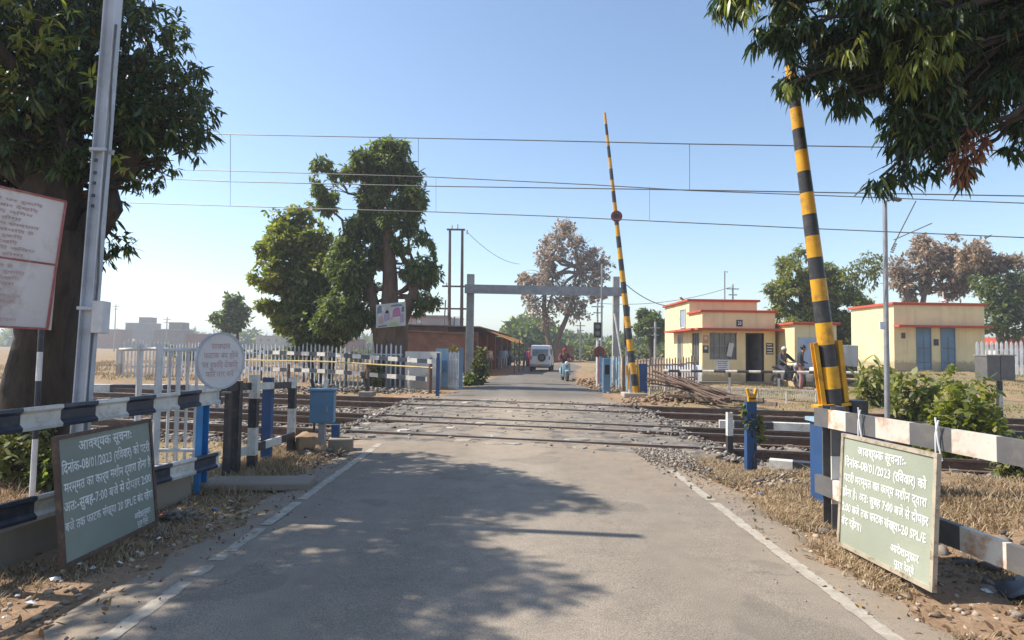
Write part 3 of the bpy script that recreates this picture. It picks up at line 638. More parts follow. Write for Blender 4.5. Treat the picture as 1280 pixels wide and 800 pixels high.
# right guard rail
gr = empty('guard_rail', (3.0, 4.5, 0), 'black and white striped two-rail barrier right of the road behind the notice board', 'guard rail')
BX = lambda z: Vector((3.85-0.18*z, z, 0))
A = BX(5.75); B = BX(1.6); dr_ = (B-A).normalized(); nr = Vector((dr_.y, -dr_.x, 0)); 
PPR = [(0.0, -0.082), (0.0, 0.082), (0.05, 0.082), (0.05, 0.074), (0.009, 0.074), (0.009, -0.074), (0.05, -0.074), (0.05, -0.082)]
PT = [(-a, b) for a, b in PPR]
for nm, h0, h1, ph in (('top_rail', 0.97, 0.93, 0.20), ('bottom_rail', 0.36, 0.20, 0.25)):
    d = (B+up*h1-A-up*h0); LR_ = d.length; d = d/LR_; ts = [0, .19, .41, .75, 1.09, 1.45, 1.78, 2.13, 2.48, 2.84, 3.2, 3.55]; ts = [t_+(ph-.2) if t_ else 0 for t_ in ts if t_ < LR_-.3]+[LR_]; pts = [A+up*h0+d*t_ for t_ in ts]; mis = [i % 2 for i in range(len(ts)-1)]
    MB().extrude(PT, pts, nr, up, mis=[1-i for i in mis]).build(nm, [M['rustwhite'], M['grey']], gr)
for z, lab in ((5.62, None), (2.6, None)):
    b0 = BX(z)-nr*0.0+Vector((0.10, 0, -0.08)); mb = MB()
    for (z0, z1, mi) in ((0, 0.30, 1), (0.30, 0.72, 0), (0.72, 1.16, 1)):
        for yo in (-0.075, 0.075): mb.box(b0+Vector((-0.01, yo, (z0+z1)/2)), (0.13, 0.012, z1-z0), mi=mi if yo < 0 else 1)
        mb.box(b0+Vector((0.048, 0, (z0+z1)/2)), (0.012, 0.138, z1-z0), mi=1)
    mb.build('post', [M['rustwhite'], M['grey']], gr)
mb = MB()
for z, tw in ((5.16, 0.1), (4.42, -0.1)):
    c = BX(z)+up*0.96
    mb.tube([c-nr*(-0.035)+up*0.13+dr_*0.03, c+nr*0.03+up*0.03, c+nr*0.03-up*0.1, c+nr*0.03-up*0.16+dr_*tw*0.4], 0.007, 5)
    mb.tube([c+nr*0.03+up*0.15, c+nr*0.032-up*0.02+dr_*0.02, c+nr*0.03-up*0.15+dr_*0.05], 0.006, 5); mb.build('tied_cord', M['whiteclean'], gr); mb = MB()


# ------------------------------------------------------------------ leaning silver mast on the left, big sign, round sign
mb0 = G(92, 648, -0.05)
mast = empty('barrier_mast', mb0, 'tall leaning bluish-white steel mast in front of the big mango tree', 'mast')
top = P(148, -85, 5.9); d = (top-mb0).normalized(); L = (top-mb0).length; sx_ = Vector((1, 0, 0)); sy_ = d.cross(sx_).normalized(); sx_ = sy_.cross(d).normalized()
mb = MB(); HP = [(-0.08, -0.06), (0.08, -0.06), (0.08, -0.048), (0.008, -0.048), (0.008, 0.048), (0.08, 0.048), (0.08, 0.06), (-0.08, 0.06), (-0.08, 0.048), (-0.008, 0.048), (-0.008, -0.048), (-0.08, -0.048)]
HP2 = [(b*1.0, a*0.65) for a, b in HP]
mb.extrude(HP2, [mb0, top], sx_, sy_); mb.build('column', M['greywhite'], mast)
for hh in (1.93, 3.45):
    c = mb0+d*hh; mb = MB(); mb.box(c, (0.155, 0.13, 0.03), rot=Matrix((sx_, sy_, d)).transposed()); mb.tube([c-sx_*0.11, c+sx_*0.12], 0.012, 6); mb.build('clamp', M['greywhite'], mast)
mb = MB(); c = mb0+d*1.85; mb.box(c+sx_*0.125+sy_*-0.02, (0.10, 0.12, 0.30), rot=Matrix((sx_, sy_, d)).transposed(), bev=0.008); mb.build('junction_box', M['whiteclean'], mast)
mb = MB(); mb.tube([mb0+d*(0.2+0.5*i)+sx_*(0.07+0.01*math.sin(i*2.1))-sy_*0.03 for i in range(10)], 0.009, 6); mb.build('cable', M['grey'], mast)
mb = MB()
for i, hh in enumerate((2.9, 3.0, 3.12, 3.22, 3.34)): mb.box(mb0+d*hh-sx_*0.01-sy_*0.054, (0.028, 0.01, 0.03), rot=Matrix((sx_, sy_, d)).transposed())
mb.build('bolts', M['black'], mast)

bs0 = G(38, 625, 0); sg = empty('rules_sign', (-4.75, 6.0, 0), 'large faded white sign with red border and faint red writing at the left edge', 'sign')
TR_, BR_ = P(82, 252, 6.05), P(58, 411, 6.05); TL_ = Vector((-5.02, 4.45, TR_.z+0.0)); BL_ = Vector((-5.1, 4.45, BR_.z+0.02))
ex = (TR_-TL_).normalized(); nrm = ex.cross((TL_-BL_).normalized()).normalized(); ey = nrm.cross(ex)
mb = MB(); mb.add([BL_, BR_, TR_, TL_]+[p-nrm*0.03 for p in (BL_, BR_, TR_, TL_)], [(0, 1, 2, 3), (7, 6, 5, 4), (0, 4, 5, 1), (1, 5, 6, 2), (2, 6, 7, 3), (3, 7, 4, 0)])
M['signwhite'] = paint('faded_sign_white', (0.74, 0.69, 0.68), (0.45, 0.38, 0.34), 0.5, 0.6, 2.5)
mb.build('panel', M['signwhite'], sg)
mb = MB()
for p, q2 in ((BL_, BR_), (BR_, TR_), (TR_, TL_), (BL_.lerp(TL_, .5), BR_.lerp(TR_, .5)+ex*0)): mb.tube([p+nrm*0.006, q2+nrm*0.006], 0.011, 5)
M['signred'] = paint('faded_sign_red', (0.40, 0.11, 0.11), (0.5, 0.35, 0.33), 0.4, 0.6, 9); mb.build('border', M['signred'], sg)
mb = MB(); BR2 = P(67, 413, 6.05); mb.add([BR_+nrm*-0.035, BR2-nrm*0.035, TR_-nrm*0.035, BR_-nrm*0.06, BR2-nrm*0.06, TR_-nrm*0.06], [(0, 1, 2), (5, 4, 3), (0, 3, 4, 1), (1, 4, 5, 2), (2, 5, 3, 0)])
mb.build('side_panel', M['signwhite'], sg)
rows = ["सावधान यह रेल फाटक बंद होने पर रुकिए", "फाटक बंद या खुला होने पर दोनों ओर देखिए", "रेल गाड़ी को पहले जाने दीजिए नियम", "रेल अधिनियम के अनुसार दंड होगा", "वाहन चालक फाटक पार करते समय सावधान", "रेल की संपित आपकी अपनी संपित है"]
LN = []; W_ = (TR_-TL_).length; Hs = (TL_-BL_).length
for i in range(21):
    yv = Hs*(0.945-0.044*i)-0.02
    if i == 10: continue
    LN.append((rows[i % 6], 0.06+0.02*(i % 3), yv-0.02, W_*0.86-0.05*(i % 4)-0.009*i, 0.036))
lettering('lettering', sg, LN, BL_, ex, ey, nrm, M['pinkletter'], 0.004, 0.004)
pb_ = Vector((-4.93, 6.1, 0)); pb_ = G(40, 622, 0); mb = MB()
tp = P(52, 404, pb_.y); n_ = 6
mb.tube([pb_.lerp(tp, i/n_)-up*(0.05 if i == 0 else 0) for i in range(n_+1)], 0.026, 10, mis=[0, 0, 1, 1, 0, 1]); mb.build('post', [M['whiteclean'], M['navy']], sg)
mb = MB(); mb.tube([Vector((-5.1, 4.5, -0.05)), Vector((-5.09, 4.5, 2.0))], 0.026, 10); mb.build('post', M['navy'], sg)

rc = P(276, 451, 6.78); rsn = empty('round_sign', (rc.x, rc.y, 0.9), 'oval-looking round white sign with faded red writing above the end of the left striped rail', 'sign')
nrm = Vector((0.90, -0.43, 0)).normalized(); ex = up.cross(nrm).normalized()
if ex.x < 0: ex = -ex
def disc(mb, c, n, r0, th, seg=40, mi=0, r1=0):
    e1 = up.cross(n).normalized() if abs(n.z) < 0.9 else Vector((1, 0, 0)); e2 = n.cross(e1); pts = [e1*math.cos(2*math.pi*k/seg)+e2*math.sin(2*math.pi*k/seg) for k in range(seg)]
    if r1 == 0: return mb.add([c+p*r0+n*th/2 for p in pts]+[c+p*r0-n*th/2 for p in pts], [tuple(range(seg)), tuple(range(2*seg-1, seg-1, -1))]+[(k, (k+1) % seg, seg+(k+1) % seg, seg+k) for k in range(seg)], mi)
    vs = []; 
    for rr_, s in ((r0, 1), (r1, 1), (r1, -1), (r0, -1)): vs += [c+p*rr_+n*th/2*s for p in pts]
    return mb.add(vs, [(j*seg+k, j*seg+(k+1) % seg, ((j+1) % 4)*seg+(k+1) % seg, ((j+1) % 4)*seg+k) for j in range(4) for k in range(seg)], mi)
disc(MB(), rc, nrm, 1, 1)
disc(mb := MB(), rc, nrm, 0.305, 0.012); mb.build('panel', M['signwhite'], rsn)
disc(mb := MB(), rc, nrm, 0.312, 0.03, r1=0.292); mb.build('rim', M['greywhite'], rsn)
lettering('lettering', rsn, [("सावधान", -.13, .13, .24, .09), ("फाटक बंद होने", -.22, .03, .44, .085), ("पर रुकिए देखिए", -.24, -.07, .46, .085), ("फिर पार करें", -.19, -.17, .36, .08)], rc, ex, up, nrm, M['pinkletter'], 0.006, 0.008)
mb = MB(); mb.tube([rc-nrm*0.03+up*0.2, rc-nrm*0.03-up*0.52], 0.018, 8); mb.build('bracket', M['greywhite'], rsn)

# ------------------------------------------------------------------ barrier booms
def boom(name, base, ang, azim, L, r0, r1, step, ped, label, phase=0, disc_at=None, seg0=0.5):
    base = Vector(base); t = empty(name, base, label, 'barrier boom')
    az = Vector((math.cos(azim), math.sin(azim), 0)); d = az*math.cos(ang)+up*math.sin(ang); s = d.cross(az).normalized() if abs(d.dot(az)) < 0.99 else Vector((0, 1, 0)); s = az.cross(up).normalized(); n = s.cross(d).normalized()
    piv = base+up*ped; mb = MB(); z = 0; i = 0; mis = []; pts = []; rad = []
    k = int(L/step); pts = [piv+d*(step*j) for j in range(-1, k+1)]; rad = [r0+(r1-r0)*max(0, j)/k for j in range(-1, k+1)]
    mb.tube(pts, rad, 10, mis=[(j+phase) % 2 for j in range(k+1)]); mb.build('boom_arm', [M['yellow'], M['black']], t, True)
    rot = Matrix((s, n, d)).transposed()
    for sg_ in (-1, 1):
        mb = MB(); rt = rot@Matrix.Rotation(-sg_*0.015, 3, 'X'); c = piv+n*sg_*r0*1.18
        mb.box(c+d*r0*1.9, (r0*0.85, r0*0.14, r0*7.2), rot=rt, mi=0)
        for q_ in (-1, 1): mb.box(c+d*r0*1.9+s*q_*r0*0.4+n*sg_*r0*0.2, (r0*0.12, r0*0.5, r0*7.2), rot=rt, mi=0)
        mb.build('side_plate', M['yellow'], t)
    mb = MB(); mb.box(piv-d*r0*1.9, (r0*1.8, r0*4.6, r0*0.35), rot=rot); mb.build('cross_plate', M['yellow'], t)
    mb = MB(); mb.box(piv-d*r0*2.9, (r0*1.7, r0*2.6, r0*1.6), rot=rot, bev=0.01); mb.build('counterweight', M['rust'], t)
    if disc_at:
        c = piv+d*disc_at; nn = Vector((0, -1, 0)); disc(mb := MB(), c-Vector((0, r0*0.9, 0)), nn, 0.2, 0.02); q = mb.build('stop_disc', M['red'], t)
        disc(mb := MB(), c-Vector((0, r0*0.9+0.014, 0)), nn, 0.10, 0.01, 24); mb.build('disc_lamp', M['black'], q)
    return t
b1 = P(1040, 488, 6.5); bs_ = Vector((b1.x, b1.y, 0)); tp_ = P(993, 125, 6.5); an = math.atan2(tp_.z-b1.z, b1.x-tp_.x)
nb = boom('barrier_boom', bs_, an, math.pi, 6.6, 0.090, 0.024, 0.232, b1.z+0.02, 'raised yellow and black barrier boom whose top is hidden in mango leaves', 1)
mb = MB(); mb.box(bs_+Vector((0.02, 0.05, 0.41)), (0.30, 0.36, 0.84), bev=0.01); mb.box(bs_+Vector((0.02, 0.05, 0.85)), (0.36, 0.44, 0.04), mi=1); mb.build('pedestal', [M['dblue'], M['paleblue']], nb)
mb = MB(); mb.box(bs_+Vector((0.24, 0.0, 0.86)), (0.16, 0.22, 0.42), bev=0.01); mb.build('motor_box', M['black'], nb)
mb = MB(); mb.box(bs_+Vector((0.46, 0.25, 0.66)), (0.30, 0.3, 0.34), bev=0.01); mb.build('control_box', M['dblue'], nb)
b2 = P(793, 482, 21.3); fs = Vector((b2.x, b2.y, 0)); tp_ = P(755, 133, 21.3); an2 = math.atan2(tp_.z-b2.z, b2.x-tp_.x)
fb = boom('barrier_boom', fs, an2, math.pi, (tp_-b2).length, 0.13, 0.045, 0.40, b2.z, 'tall raised yellow and black barrier boom with red disc beyond the tracks', 0, disc_at=(P(773, 271, 21.3)-b2).length)
mb = MB()
for px_ in (789.5, 804): 
    q = P(px_, 470, 21.3); mb.box((q.x, 21.35, 0.55), (0.16 if px_ < 795 else 0.26, 0.25, 1.15), mi=0 if px_ < 795 else 1, bev=0.01)
mb.build('pedestal', [M['greywhite'], M['dblue']], fb)
mb = MB(); mb.box((fs.x, 21.4, 0.05), (0.8, 0.7, 0.16), bev=0.03); mb.build('footing', M['offwhite'], fb)

# ------------------------------------------------------------------ posts along the crossing
PG = 'old channel posts of the left barrier'
def chan_post(name, px_, py_, h, w_, mats, label, bands=None, start=0, grp=None, tilt=0, cat='post'):
    b = G(px_, py_, 0); z0 = -0.12; mb = MB(); z = z0; i = start; bands = bands or [h-z0]
    for bh in bands:
        e = min(h, z+bh); cx = b+Vector((tilt*(z+e)/2, 0, (z+e)/2))
        mb.box(cx, (w_, 0.012, e-z), mi=i % 2); mb.box(cx+Vector((-w_/2+0.006, 0.045, 0)), (0.012, 0.078, e-z), mi=i % 2); mb.box(cx+Vector((w_/2-0.006, 0.045, 0)), (0.012, 0.078, e-z), mi=i % 2)
        z = e; i += 1
        if z >= h: break
    o = mb.build(name, mats, None); return tag(o, label, cat, grp)
chan_post('barrier_post', 291, 596, 1.13, 0.10, [M['black'], M['black']], 'thin all-black post just right of the bright blue one', grp=PG)
chan_post('barrier_post', 313, 590, 1.19, 0.10, [M['black'], M['white']], 'black and white banded post between the all-black and the dark blue posts', [0.32, 0.34, 0.36, 0.6], 0, PG)
chan_post('barrier_post', 331, 578, 1.13, 0.125, [M['dblue'], M['dblue']], 'dark blue post in the row of posts on the left', grp=PG)
chan_post('barrier_post', 362, 569, 1.09, 0.095, [M['black'], M['white']], 'black and white banded post beside the blue cabinet', [0.42, 0.36, 0.32, 0.3], 0, PG)
chan_post('barrier_post', 280, 600, 1.0, 0.05, [M['black'], M['black']], 'slim black stake directly behind the bright blue post', grp=PG)
mb = MB(); a, b = G(296, 594)+up*0.26, G(366, 569)+up*0.28; pts, mis, d = rail_span(a, b, 0.42, 0.2)
cr = empty('broken_rail', (a+b)/2-up*0.26, 'short black and white rail pieces joining the posts on the left', 'guard rail')
mb.extrude([(-.02, -.05), (.02, -.05), (.02, .05), (-.02, .05)], pts, d.cross(up), up, mis=mis); mb.build('bottom_rail', [M['white'], M['black']], cr)
mb = MB(); a, b = G(282, 600)+up*1.07, G(366, 569)+up*1.0; pts, mis, d = rail_span(a, b, 0.5, 0.55); mb.extrude([(-.02, -.045), (.02, -.045), (.02, .045), (-.02, .045)], pts, d.cross(up), up, mis=[1-i for i in mis]); mb.build('top_rail', [M['white'], M['black']], cr)
# right posts
chan_post('marker_post', 913, 566, 0.62, 0.085, [M['black'], M['white']], 'short post, black below and white above, right of the road by the tracks', [0.38, 0.5])
fp_ = G(940, 588); t = empty('boom_rest_post', fp_, 'dark blue vine-grown post with a yellow fork on top, right of the road', 'post')
mb = MB(); mb.box(fp_+up*0.38, (0.13, 0.012, 1.05)); mb.box(fp_+Vector((-0.06, 0.05, 0.38)), (0.012, 0.09, 1.05)); mb.box(fp_+Vector((0.06, 0.05, 0.38)), (0.012, 0.09, 1.05)); mb.build('column', M['dblue'], t)
mb = MB(); c = fp_+up*0.9
mb.box(c+up*0.03, (0.1, 0.05, 0.05)); mb.box(c+Vector((-0.045, 0, 0.11)), (0.03, 0.05, 0.14), rot=Matrix.Rotation(-0.25, 3, 'Y')); mb.box(c+Vector((0.045, 0, 0.11)), (0.03, 0.05, 0.14), rot=Matrix.Rotation(0.25, 3, 'Y')); mb.box(c+Vector((0, 0, 0.075)), (0.035, 0.05, 0.08)); mb.build('fork', M['yellow'], t)
# blue cabinet on a post, concrete block
cb = G(402, 567); t = empty('junction_cabinet', cb, 'faded blue metal cabinet on a single short post left of the road', 'cabinet')
mb = MB(); mb.box(cb+up*0.68, (0.34, 0.24, 0.46), 0.15, bev=0.012); bd = mb.build('body', M['boxblue'], t)
mb = MB(); mb.box(cb+Vector((0.012, -0.128, 0.66)), (0.29, 0.012, 0.36), 0.15); d_ = mb.build('door', M['boxblue'], t); mb = MB(); mb.box(cb+Vector((0.10, -0.128, 0.66)), (0.02, 0.02, 0.07), 0.15); mb.build('handle', M['galv'], d_)
mb = MB(); mb.box(cb+up*0.925, (0.40, 0.30, 0.03), 0.15, bev=0.006); mb.build('lid', M['boxblue'], t)
mb = MB(); mb.box(cb+up*0.2, (0.09, 0.09, 0.55)); mb.build('post', M['galv'], t)
for k_, (px_, dx) in enumerate(((394, -0.05), (404, 0.05))):
    q = P(px_, 491, cb.y+0.2); mb = MB(); mb.box(q+Vector((dx*0.6, 0, 0.09)), (0.045, 0.03, 0.24), rot=Matrix.Rotation(dx*5, 3, 'Y')); mb.box(q+Vector((0, 0, -0.4)), (0.03, 0.03, 0.8))
    tag(mb.build('signal_lever', M['black'] if k_ == 0 else M['white']), 'black lever leaning left behind the blue cabinet' if k_ == 0 else 'white lever leaning right behind the blue cabinet', 'lever')
cbk = G(426, 562); mb = MB(); mb.box(cbk+up*0.07, (0.36, 0.3, 0.22), 0.2, bev=0.02); mb.box(cbk+Vector((-0.1, 0.05, 0.25)), (0.12, 0.12, 0.24), 0.2, mi=1); tag(mb.build('concrete_block', [M['concrete'], M['dblue']]), 'low grey concrete block with a dark stub, beside the blue cabinet', 'block')
ck = G(385, 566); mb = MB()
mb.sphere(ck+up*0.13, 0.24, 14, 9, sc=(1.0, 0.8, 0.75)); mb.sphere(ck+Vector((0.16, -0.05, 0.05)), 0.14, 10, 7); mb.sphere(ck+Vector((-0.2, 0, 0.03)), 0.13, 10, 7)
for i, v in enumerate(mb.v): mb.v[i] = v+Vector((mnoise.noise(v*7), mnoise.noise(v*7+Vector((9, 0, 0))), mnoise.noise(v*7+Vector((0, 9, 0)))))*0.07
tag(mb.build('clay_lump', M['dirtstone'], None, True), 'brown lump of earth beside the black and white post and blue cabinet', 'earth lump')

# low concrete wall below left rail, culvert slab
mb = MB(); n_ = 14; a, b = Vector((-4.10, 0.9, 0)), Vector((-3.42, 6.5, 0)); dd_ = (b-a).normalized(); sd2 = Vector((dd_.y, -dd_.x, 0))
mb.extrude([(-0.14, -0.1), (0.12, -0.1), (0.10, 0.21), (0.07, 0.235), (-0.12, 0.235), (-0.14, 0.21)], [a.lerp(b, i/n_)+up*0.012*math.sin(i*2.1) for i in range(n_+1)], sd2, up)
tag(mb.build('parapet_wall', M['concrete']), 'low worn concrete kerb wall under the left striped rail', 'wall')
cs = G(352, 608); mb = MB(); mb.box(cs+Vector((-0.25, 0, 0.03)), (1.15, 0.42, 0.09), 0.1, bev=0.02); tag(mb.build('drain_slab', M['concrete']), 'flat concrete slab over the drain at the left road edge', 'slab')
# kerbs painted in black and white beside the tracks
def kerb(a, b, w_, h, step, label):
    pts, mis, d = rail_span(a, b, step, 0.3); s = d.cross(up).normalized()
    tag(MB().extrude([(-w_/2, -0.3), (w_/2, -0.3), (w_/2, h), (-w_/2, h)], pts, s, up, mis=mis).build('kerb', [M['white'], M['black']]), label, 'kerb')
def on_track(t, x): return Vector((x, t-TS*x, 0))
kerb(G(60, 486), G(306, 487), 0.3, 0.16, 0.85, 'striped kerb along the far side of the tracks, left of the road')
kerb(on_track(14.75, 4.6), on_track(14.75, 13), 0.22, 0.06, 0.8, 'striped kerb between the tracks, right of the road')
kerb(G(120, 600), G(262, 574), 0.22, 0.03, 0.4, 'striped kerb behind the white pipe fence on the left')
kerb(G(962, 578), G(1100, 590), 0.2, 0.05, 0.38, 'striped kerb on the near side of the tracks by the near boom')

# white pipe fence behind the left rail
wf = empty('pipe_fence', G(215, 580), 'white pipe fence panel with tall posts behind the left striped rail', 'fence')
YB = 8.0
def col(px_, top_, bot, y, r_, nm, par, mat):
    a, b = P(px_, top_, y), P(px_-1.0, bot, y); a.x = b.x = (a.x+b.x)/2; MB().tube([b, a], r_, 8).build(nm, mat, par)
col(197, 430, 590, 7.9, 0.045, 'main_post', wf, M['whiteclean']); col(173, 430, 582, 8.1, 0.038, 'main_post', wf, M['whiteclean'])
for px_ in (211, 222, 233.5, 245, 257): col(px_, 437, 578, 8.2, 0.02 if px_ != 222 else 0.03, 'picket', wf, M['whiteclean'])
for py_ in (437, 508, 563):
    MB().tube([P(197, py_, 7.95), P(262, py_, 8.2)], 0.024, 8).build('cross_rail', M['whiteclean'], wf)
MB().tube([P(150, 437, 8.3), P(197, 436, 7.95)], 0.022, 8).build('cross_rail', M['whiteclean'], wf)

# ------------------------------------------------------------------ yellow buildings on the right
def roof_slab(mb, x0, x1, y0, y1, z, over, th=0.1):
    mb.box(((x0+x1)/2, (y0+y1)/2, z+th/2), (x1-x0+2*over, y1-y0+2*over, th), bev=0.015)
def wall_block(mb, x0, x1, y0, y1, z0, z1): mb.box(((x0+x1)/2, (y0+y1)/2, (z0+z1)/2), (x1-x0, y1-y0, z1-z0))
def opening(parent, name, x0, x1, z0, z1, y, face, mat, fr=M['offwhite'], bars=0, depth=0.12, sub=True, label=None):
    """a recessed opening: pane set back, a proud frame; face 'f' looks to the camera, 'l' to the left (then x0,x1 are y values, y the wall's x)"""
    cx, cz, w_, h_ = (x0+x1)/2, (z0+z1)/2, x1-x0, z1-z0
    T = (lambda u, v, z: Vector((u, v, z))) if face == 'f' else (lambda u, v, z: Vector((v, u, z)))
    def bx(mb, u, v, z, su, sv_, sz, mi=0): mb.box(T(u, v, z), (su, sv_, sz) if face == 'f' else (sv_, su, sz), mi=mi)
    mb = MB(); bx(mb, cx, y-0.004, cz, w_, 0.012, h_); o = mb.build(name, mat, parent, label=label)
    mb = MB(); f = 0.05
    for s in (-1, 1): bx(mb, cx+s*(w_/2+f/2-0.003), y-0.02, cz, f, 0.05, h_+2*f)
    bx(mb, cx, y-0.021, z1+f/2, w_, 0.05, f)
    if name == 'window':
        bx(mb, cx, y-0.03, z0-f/2, w_+0.12, 0.09, f)
    for k in range(bars):
        if name == 'window': bx(mb, cx-w_/2+w_*(k+1)/(bars+1), y-0.017, cz, 0.014, 0.014, h_)
    mb.build('frame', fr, o)
    return o
B1 = empty('gate_house', (8.35, 27, 0.1), 'cream gatekeeper hut with orange-red roof edges, wide window and open dark doorway', 'building')
gx = 8.35; yf = 27.0
mb = MB(); xr = 11.55
# porch volume built round its openings
z0, z1 = 0.0, 3.32
W = lambda a: P(a, 440, yf).x
wx0, wx1 = W(887), W(921); dx0, dx1 = W(932), W(955); H_ = lambda py_: P(900, py_, yf).z
wz0, wz1, dz1, dz0 = H_(449.5), 2.42, 2.42, 0.3
TH = 0.22
def fr(x0, x1, za, zb): wall_block(mb, x0, x1, yf, yf+TH, za, zb)
fr(gx, wx0, z0, z1); fr(wx0, wx1, z0, wz0); fr(wx0, wx1, wz1, z1); fr(wx1, dx0, z0, z1); fr(dx0, dx1, dz1, z1); fr(dx0, dx1, z0, dz0); fr(dx1, xr, z0, z1)
wall_block(mb, xr-TH, xr, yf+TH, yf+2.0, z0, z1)
# left side with a window
sy0, sy1 = yf+0.45, yf+1.55
wall_block(mb, gx, gx+TH, yf+TH, sy0, z0, z1); wall_block(mb, gx, gx+TH, sy0, sy1, z0, 0.95); wall_block(mb, gx, gx+TH, sy0, sy1, 2.42, z1); wall_block(mb, gx, gx+TH, sy1, yf+2.0, z0, z1)
mb.build('porch_wall', M['cream'], B1)
mb = MB(); wall_block(mb, gx+0.003, xr, yf+2.0, yf+6.6, z0, 3.95); mb.build('main_wall', M['cream'], B1)
mb = MB(); roof_slab(mb, gx, xr, yf, yf+2.0, 3.32, 0.1); mb.build('porch_roof', M['redtrim'], B1)
mb = MB(); roof_slab(mb, gx, xr, yf+2.0, yf+6.6, 3.95, 0.12); mb.build('main_roof', M['redtrim'], B1)
mb = MB(); mb.box(((gx+xr)/2+0.1, yf-0.25, 2.56), (xr-gx+0.9, 0.5, 0.09)); mb.box((gx-0.25, yf+2.4, 2.56), (0.5, 4.8, 0.088)); mb.build('sunshade', M['redtrim'], B1)
mb = MB(); wall_block(mb, gx+TH, xr-TH, yf+1.9, yf+1.96, z0, 3.2); wall_block(mb, gx+TH, xr-TH, yf+TH, yf+1.9, 0.2, 0.28); mb.build('interior', M['offwhite'], B1)
wmb = MB(); wmb.box(((wx0+wx1)/2, yf+0.11, (wz0+wz1)/2), (wx1-wx0, 0.015, wz1-wz0)); wo = wmb.build('window', M['glass'], B1)
mb = MB()
for k in range(6): mb.box((wx0+(wx1-wx0)*k/5, yf+0.06, (wz0+wz1)/2), (0.035 if k in (0, 5) else 0.018, 0.03, wz1-wz0))
for z_ in (wz0+0.02, (wz0+wz1)/2, wz1-0.02): mb.box(((wx0+wx1)/2, yf+0.058, z_), (wx1-wx0, 0.026, 0.03))
mb.build('frame', M['galv'], wo)
mb = MB(); mb.box((wx1-0.28, yf+0.02, (wz0+wz1)/2-0.15), (0.22, 0.02, 0.6), rot=Matrix.Rotation(0.2, 3, 'Y')); mb.build('shutter_leaf', M['offwhite'], wo)
mb = MB(); mb.box(((dx0+dx1)/2+0.28, yf+0.6, 1.35), (0.04, 0.8, 2.1), 0.2); dd2 = mb.build('door', M['galv'], B1); mb = MB(); mb.box(((dx0+dx1)/2+0.24, yf+0.35, 1.3), (0.04, 0.03, 0.14)); mb.build('handle', M['rust'], dd2)
mb = MB()
for s in (dx0+0.03, dx1-0.03): mb.box((s, yf+0.03, (dz0+dz1)/2), (0.06, 0.06, dz1-dz0))
mb.build('door_frame', M['dark'], B1)
mb = MB(); mb.box((gx+0.08, (sy0+sy1)/2, 1.68), (0.015, sy1-sy0, 1.46)); so = mb.build('window', M['glass'], B1)
mb = MB()
for k in range(5): mb.box((gx+0.05, sy0+(sy1-sy0)*k/4, 1.68), (0.03, 0.03, 1.46))
mb.build('frame', M['galv'], so)
for (ya, yb, za, zb) in ((yf+3.1, yf+3.9, 0.95, 2.4), (yf+2.6, yf+3.4, 2.75, 3.6)): opening(B1, 'window', ya, yb, za, zb, gx, 'l', M['glass'] if za < 2 else M['paleblue'], bars=3)
for (a0, a1, p0_, p1_, m1, ms, nm) in ((878.5, 885.5, 419, 429, M['tarp'], None, 'poster'), (878.5, 885.5, 432, 441, M['rust'], None, 'poster'), (895, 911.5, 450.5, 463, M['whiteclean'], None, 'paper_notice'), (957.5, 966.5, 429, 443, M['black'], None, 'notice_panel'), (920.5, 928, 400, 408, M['navy'], None, 'number_plate')):
    a, b = P(a0, p1_, yf), P(a1, p0_, yf); mb = MB(); mb.box(((a.x+b.x)/2, yf-0.012, (a.z+b.z)/2), (b.x-a.x, 0.02, b.z-a.z)); o = mb.build(nm, m1, B1)
    mb = MB(); rows_ = {'poster': 3, 'paper_notice': 5, 'notice_panel': 4, 'number_plate': 1}[nm]
    if nm == 'number_plate':
        V = []; F = []; text_into(V, F, '20', a.x+0.05, a.z+0.07, b.x-a.x-0.1, (b.z-a.z)*0.8, 0, 1); mb.add([Vector((v[0], yf-0.026, v[1])) for v in V], F)
    elif nm == 'poster': mb.box(((a.x+b.x)/2, yf-0.025, (a.z+b.z)/2+0.05), (0.12, 0.004, 0.12))
    else:
        for k in range(rows_): mb.box(((a.x+b.x)/2-0.02*(k % 2), yf-0.025, a.z+(b.z-a.z)*(k+0.6)/(rows_+0.2)), ((b.x-a.x)*(0.8-0.12*(k % 2)), 0.004, (b.z-a.z)*0.3/rows_))
    mb.build('marks', M['grey'] if nm == 'paper_notice' else M['whiteclean'], o)
mb = MB(); a, b = yf+0.02, yf+6.5; mb.box((gx-0.006, (a+b)/2, 0.6), (0.012, b-a-0.05, 0.75)); mb.build('painted_dado', M['mural'], B1)
mb = MB(); mb.tube([(gx+2.2, yf+3.5, 4.0), (gx+2.2, yf+3.5, 5.6), (gx+2.35, yf+3.5, 5.55)], 0.03, 6); mb.build('roof_pipe', M['galv'], B1)
mb = MB(); mb.box((gx+0.5, yf+4.6, 4.18), (0.55, 0.3, 0.03), rot=Matrix.Rotation(0.7, 3, 'Y')); mb.tube([(gx+0.5, yf+4.6, 4.08), (gx+0.5, yf+4.6, 4.2)], 0.02, 6); mb.build('roof_lamp', M['grey'], B1)
# plinth
mb = MB(); mb.box(((gx+xr)/2, yf+3.2, 0.18), (xr-gx+0.5, 7.2, 0.22)); mb.build('plinth', M['concrete'], B1)

